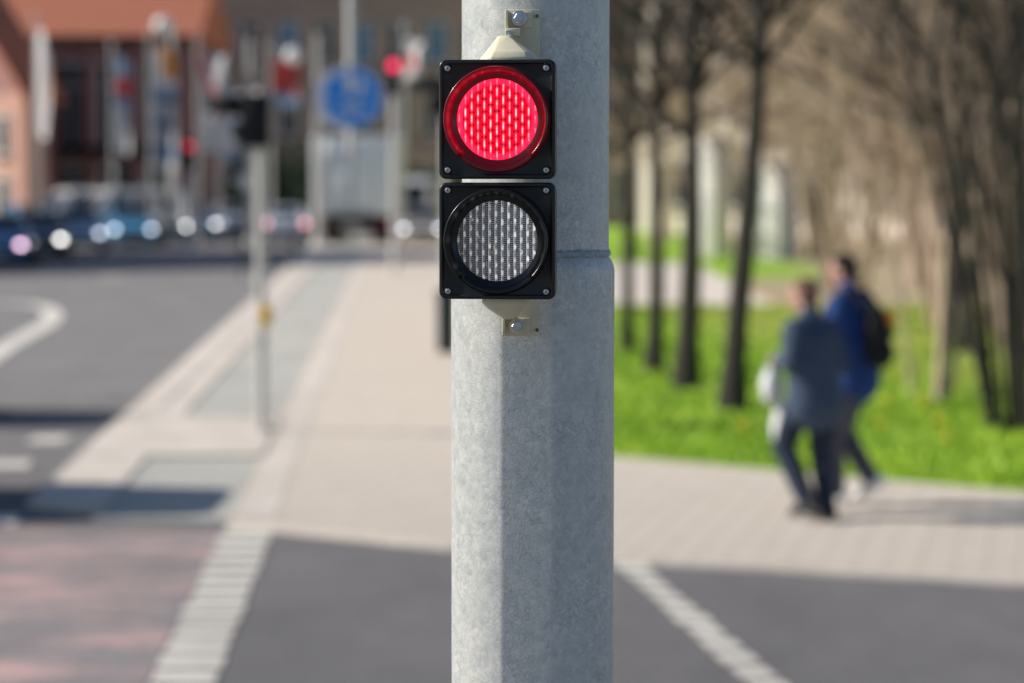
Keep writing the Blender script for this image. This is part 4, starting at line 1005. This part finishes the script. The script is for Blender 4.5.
def person(loc, rz, H, J, mats_, label, hood=False, hairfull=True):
    """J: joints in local metres (x right, y forward, z up)"""
    t = thing('person', label, 'person', loc, rz)
    V = {k: Vector(v) for k, v in J.items()}
    bm = bmesh.new(); hd = V['head']; look = V['look'].normalized()
    rm = Matrix.Rotation(math.atan2(-look.x, look.y), 4, 'Z') @ Matrix.Rotation(math.asin(look.z), 4, 'X')
    hp = lambda x, y, z: hd+(rm @ Vector((x, y, z)))
    ell(bm, hp(0, -.005, .025), (.076, .096, .098), rm); ell(bm, hp(0, .025, -.045), (.058, .066, .070), rm); ell(bm, hp(0, .055, -.085), (.030, .028, .024), rm)
    capsule(bm, hp(0, .088, .015), hp(0, .108, -.028), .009, .016); ell(bm, hp(0, .088, -.062), (.026, .012, .010), rm)
    ell(bm, hp(0, .078, .032), (.058, .020, .012), rm)
    for s_ in (-1, 1): ell(bm, hp(s_*.078, -.008, -.012), (.010, .020, .032), rm); ell(bm, hp(s_*.045, .058, -.025), (.024, .026, .028), rm)
    capsule(bm, hp(0, -.02, -.07), V['neck'], .056, .064)
    capsule(bm, V['chest'], V['waist'], .125, .115, sx=1.22, sy=.82, ax=Vector((1, 0, 0))); capsule(bm, V['waist'], V['pelvis'], .11, .125, sx=1.2, sy=.85, ax=Vector((1, 0, 0)))
    for s_ in 'LR':
        capsule(bm, V['sh'+s_], V['el'+s_], .048, .038); capsule(bm, V['el'+s_], V['wr'+s_], .037, .024)
        capsule(bm, V['hip'+s_], V['kn'+s_], .080, .054); capsule(bm, V['kn'+s_], V['an'+s_], .054, .034); capsule(bm, V['an'+s_], V['toe'+s_]*.6+V['an'+s_]*.4, .036, .03)
        d = (V['wr'+s_]-V['el'+s_]); hand(bm, V['wr'+s_], d, V['palm'+s_], 1, 1 if s_ == 'L' else -1)
    capsule(bm, V['shL'], V['shR'], .055, .055)
    fused('body', bm, M['skin'], t, .0055, 3)
    # eyes
    bm = bmesh.new()
    for s_ in (-1, 1): ell(bm, hp(s_*.030, .086, .012), (.010, .006, .006), rm)
    obj('eyes', bm, M['eye'], t)
    # hair: cap over the back and crown
    bm = bmesh.new()
    if hairfull: ell(bm, hp(0, -.022, .042), (.084, .094, .094), rm); ell(bm, hp(0, -.05, -.01), (.074, .062, .075), rm)
    else: ell(bm, hp(0, -.036, .010), (.084, .078, .072), rm)
    fused('hair', bm, mats_['hair'], t, .008, 3)
    # jacket
    bm = bmesh.new()
    capsule(bm, V['chest']-Vector((0, 0, .045)), V['waist'], .160, .172, 24, 1.22, .95, Vector((1, 0, 0))); capsule(bm, V['waist'], V['hem'], .168, .185, 24, 1.20, .95, Vector((1, 0, 0)))
    capsule(bm, V['shL'], V['neck']-Vector((0, 0, .06)), .080, .086, 16); capsule(bm, V['shR'], V['neck']-Vector((0, 0, .06)), .080, .086, 16); capsule(bm, V['neck']-Vector((0, 0, .05)), V['neck']+Vector((0, -.005, .025)), .085, .072)
    rg = random.Random(int(H*100))
    for s_ in 'LR':
        capsule(bm, V['sh'+s_], V['el'+s_], .086, .070, 16); w = V['el'+s_].lerp(V['wr'+s_], .97); capsule(bm, V['el'+s_], w, .070, .048, 16)
        for k in range(3):
            f = .25+.22*k; c = V['el'+s_].lerp(w, f*.6); ell(bm, c, (.066-.006*k,)*3)
    for k in range(5):
        z = V['waist'].z-.05+.07*k; ell(bm, Vector((rg.uniform(-.06, .06), 0, z)), (.175, .125, .028), Matrix.Rotation(rg.uniform(-.25, .25), 4, 'Y'))
    fused('jacket', bm, mats_['jacket'], t, .010, 4)
    # trousers
    bm = bmesh.new(); capsule(bm, V['waist'], V['pelvis'], .125, .140, 20, 1.15, .88, Vector((1, 0, 0)))
    for s_ in 'LR':
        capsule(bm, V['hip'+s_], V['kn'+s_], .112, .086, 18); a = V['kn'+s_].lerp(V['an'+s_], .97); capsule(bm, V['kn'+s_], a, .086, .070, 18)
        ell(bm, V['kn'+s_].lerp(a, .82), (.070, .070, .035)); ell(bm, V['kn'+s_].lerp(a, .95), (.072, .072, .03))
    fused('trousers', bm, mats_['trousers'], t, .010, 4)
    for s_ in 'LR':
        bm = bmesh.new(); a, b = V['an'+s_], V['toe'+s_]; f = (b-a); dn = f.cross(Vector((1, 0, 0))).normalized()
        if dn.z > 0: dn = -dn
        heel = a+dn*.045-f.normalized()*.035; capsule(bm, heel, b+dn*.0, .052, .046, 14, 1.05, .85, Vector((1, 0, 0))); capsule(bm, a, heel+f*.3, .044, .045, 14)
        fused('shoe', bm, mats_['shoe'], t, .008, 3)
    return t, V
p1 = G(813, 519, Z1)
JL = dict(pelvis=(0, 0, .90), waist=(0, .01, 1.03), hem=(0, -.01, .80), chest=(0, .03, 1.26), neck=(0, .05, 1.42), head=(-.01, .10, 1.555), look=(-.25, 1, -.12),
          shL=(-.155, .04, 1.325), shR=(.155, .03, 1.325), elL=(-.235, .0, 1.10), wrL=(-.15, .20, 1.11), palmL=(.3, .5, -.8), elR=(.24, -.02, 1.08), wrR=(.20, .16, .96), palmR=(-1, .2, 0),
          hipL=(-.09, 0, .88), knL=(-.10, .20, .50), anL=(-.10, -.04, .14), toeL=(-.10, .08, .055), hipR=(.09, 0, .88), knR=(.09, .02, .48), anR=(.08, -.05, .085), toeR=(.09, .11, .035))
pl, VL = person((p1.x, p1.y, Z1), R(37), 1.68, JL, dict(hair=M['hair_brown'], jacket=M['navy_cloth'], trousers=M['jeans'], shoe=M['shoe_dark']),
    'person in navy jacket and dark jeans walking away and carrying white bags', hairfull=True)
p2 = G(854, 506, Z1)
JR = dict(pelvis=(0, 0, .98), waist=(0, .02, 1.12), hem=(0, 0, .92), chest=(0, .05, 1.38), neck=(0, .07, 1.56), head=(0, .11, 1.705), look=(-.15, 1, -.15),
          shL=(-.175, .06, 1.455), shR=(.175, .05, 1.455), elL=(-.27, .04, 1.18), wrL=(-.25, .25, 1.06), palmL=(.5, .3, -.6), elR=(.27, .02, 1.18), wrR=(.24, .20, 1.04), palmR=(-1, .2, 0),
          hipL=(-.10, 0, .96), knL=(-.10, .12, .53), anL=(-.10, .10, .09), toeL=(-.10, .26, .035), hipR=(.10, 0, .96), knR=(.09, .16, .55), anR=(.09, -.10, .19), toeR=(.10, .02, .07))
pr, VR = person((p2.x, p2.y, Z1), R(56), 1.86, JR, dict(hair=M['hair'], jacket=M['blue_cloth'], trousers=M['trousers'], shoe=M['shoe_white']),
    'tall person in bright blue jacket with black backpack and white trainers')
def rotp(o, v): return o.matrix_basis @ Vector(v)
bpy.context.view_layer.update()
# backpack worn by the taller person
bp = thing('backpack', 'black backpack with orange patch on the tall person in blue', 'backpack', pr.location.copy(), pr.rotation_euler.z)
bm = bmesh.new(); ell(bm, (.0, -.17, 1.24), (.150, .095, .225)); box(bm, (0, -.17, 1.20), (.25, .13, .32), bev=.05, seg=3); ell(bm, (0, -.215, 1.12), (.12, .08, .11)); fused('pack_body', bm, M['pack'], bp, .01, 4)
for s_ in (-1, 1):
    bm = bmesh.new(); P = [Vector(q) for q in ((s_*.10, -.14, 1.42), (s_*.11, -.02, 1.56), (s_*.12, .14, 1.50), (s_*.13, .20, 1.32), (s_*.17, .10, 1.12), (s_*.14, -.10, 1.04))]
    P = bez(P, 5)
    for a, b in zip(P, P[1:]): capsule(bm, a, b, .020, .020, 8)
    fused('strap', bm, M['pack'], bp, .008, 2)
bm = bmesh.new(); ell(bm, (.05, -.245, 1.37), (.06, .045, .05)); obj('patch', bm, M['orange'], bp)
bm = bmesh.new(); ell(bm, (.03, -.262, 1.27), (.06, .035, .04)); obj('pocket', bm, M['green_patch'], bp)
# carrier bags held in the left hand
def bag(topw, w, h, label, rz=0):
    t = thing('carrier_bag', label, 'bag', topw, rz)
    bm = bmesh.new(); n = 20; prev = None
    for k in range(11):
        f = k/10; z = -.10-f*h; wd = w*(.45+.55*math.sin(min(1, f*1.4)*math.pi/2))*(1 if f < .93 else .85); dp = .05*math.sin(math.pi*min(1, f*.9+.1))+.015
        ring = [bm.verts.new((math.cos(6.2832*i/n)*wd/2*(1+.09*math.sin(i*2.3+k)), math.sin(6.2832*i/n)*dp*(1+.2*math.sin(i*3+k*1.3)), z)) for i in range(n)]
        if prev:
            for i in range(n): bm.faces.new((prev[i], prev[(i+1) % n], ring[(i+1) % n], ring[i]))
        prev = ring
    bm.faces.new(prev); bmesh.ops.recalc_face_normals(bm, faces=bm.faces)
    obj('bag_body', bm, M['bag'], t, 80)
    bm = bmesh.new()
    for s_ in (-1, 1):
        P = bez([Vector((s_*w*.2, 0, -.11)), Vector((s_*w*.1, 0, -.04)), Vector((0, 0, 0))], 4)
        for a, b in zip(P, P[1:]): tube(bm, a, b, .006, n=6)
    obj('handle', bm, M['bag'], t)
hl = rotp(pl, (-.14, .28, 1.09)); bag(hl+Vector((0, 0, .06)), .20, .25, 'white carrier bag held in the left hand of the person in navy', R(60))
h2 = rotp(pl, (-.22, .23, .84)); b_ = bag(hl+Vector((.07, -.03, -.18)), .15, .38, 'long narrow white bag hanging below the carrier bag', R(50))

# ================================================================== LIGHT, WORLD, CAMERA
sun_el = R(33); az = (-math.cos(R(2)), math.sin(R(2)))
sd = Vector((az[0]*math.cos(sun_el), az[1]*math.cos(sun_el), math.sin(sun_el)))
l = bpy.data.lights.new('sun', 'SUN'); l.energy = 5.0; l.angle = R(.5); l.color = (1, .945, .84)
lo = bpy.data.objects.new('sun', l); COL.objects.link(lo); lo.rotation_euler = sd.to_track_quat('Z', 'Y').to_euler()
w = bpy.data.worlds.new('World'); S.world = w; w.use_nodes = True; nt = w.node_tree
sky = nt.nodes.new('ShaderNodeTexSky'); sky.sky_type = 'NISHITA'; sky.sun_disc = False; sky.sun_elevation = sun_el
sky.sun_rotation = math.atan2(sd.x, sd.y); sky.air_density = 1.0; sky.dust_density = 1.0; sky.ozone_density = 1.2
bg = nt.nodes['Background']; bg.inputs[1].default_value = .084
tint = nt.nodes.new('ShaderNodeMix'); tint.data_type = 'RGBA'; tint.blend_type = 'MULTIPLY'; tint.inputs[0].default_value = 1
nt.links.new(sky.outputs[0], tint.inputs[6]); tint.inputs[7].default_value = (.87, .98, 1.08, 1); nt.links.new(tint.outputs[2], bg.inputs[0])
cam = bpy.data.cameras.new('camera'); co = bpy.data.objects.new('camera', cam); COL.objects.link(co)
co.location = (0, 0, CAMH); co.rotation_euler = (math.pi/2-PITCH, 0, 0)
cam.lens = 85; cam.sensor_width = 36; cam.clip_end = 3000; cam.clip_start = .1
cam.dof.use_dof = True; cam.dof.focus_distance = 2.95; cam.dof.aperture_fstop = 3.4
S.camera = co
S.view_settings.view_transform = 'Standard'; S.view_settings.look = 'None'; S.view_settings.exposure = 0
S.cycles.use_denoising = True
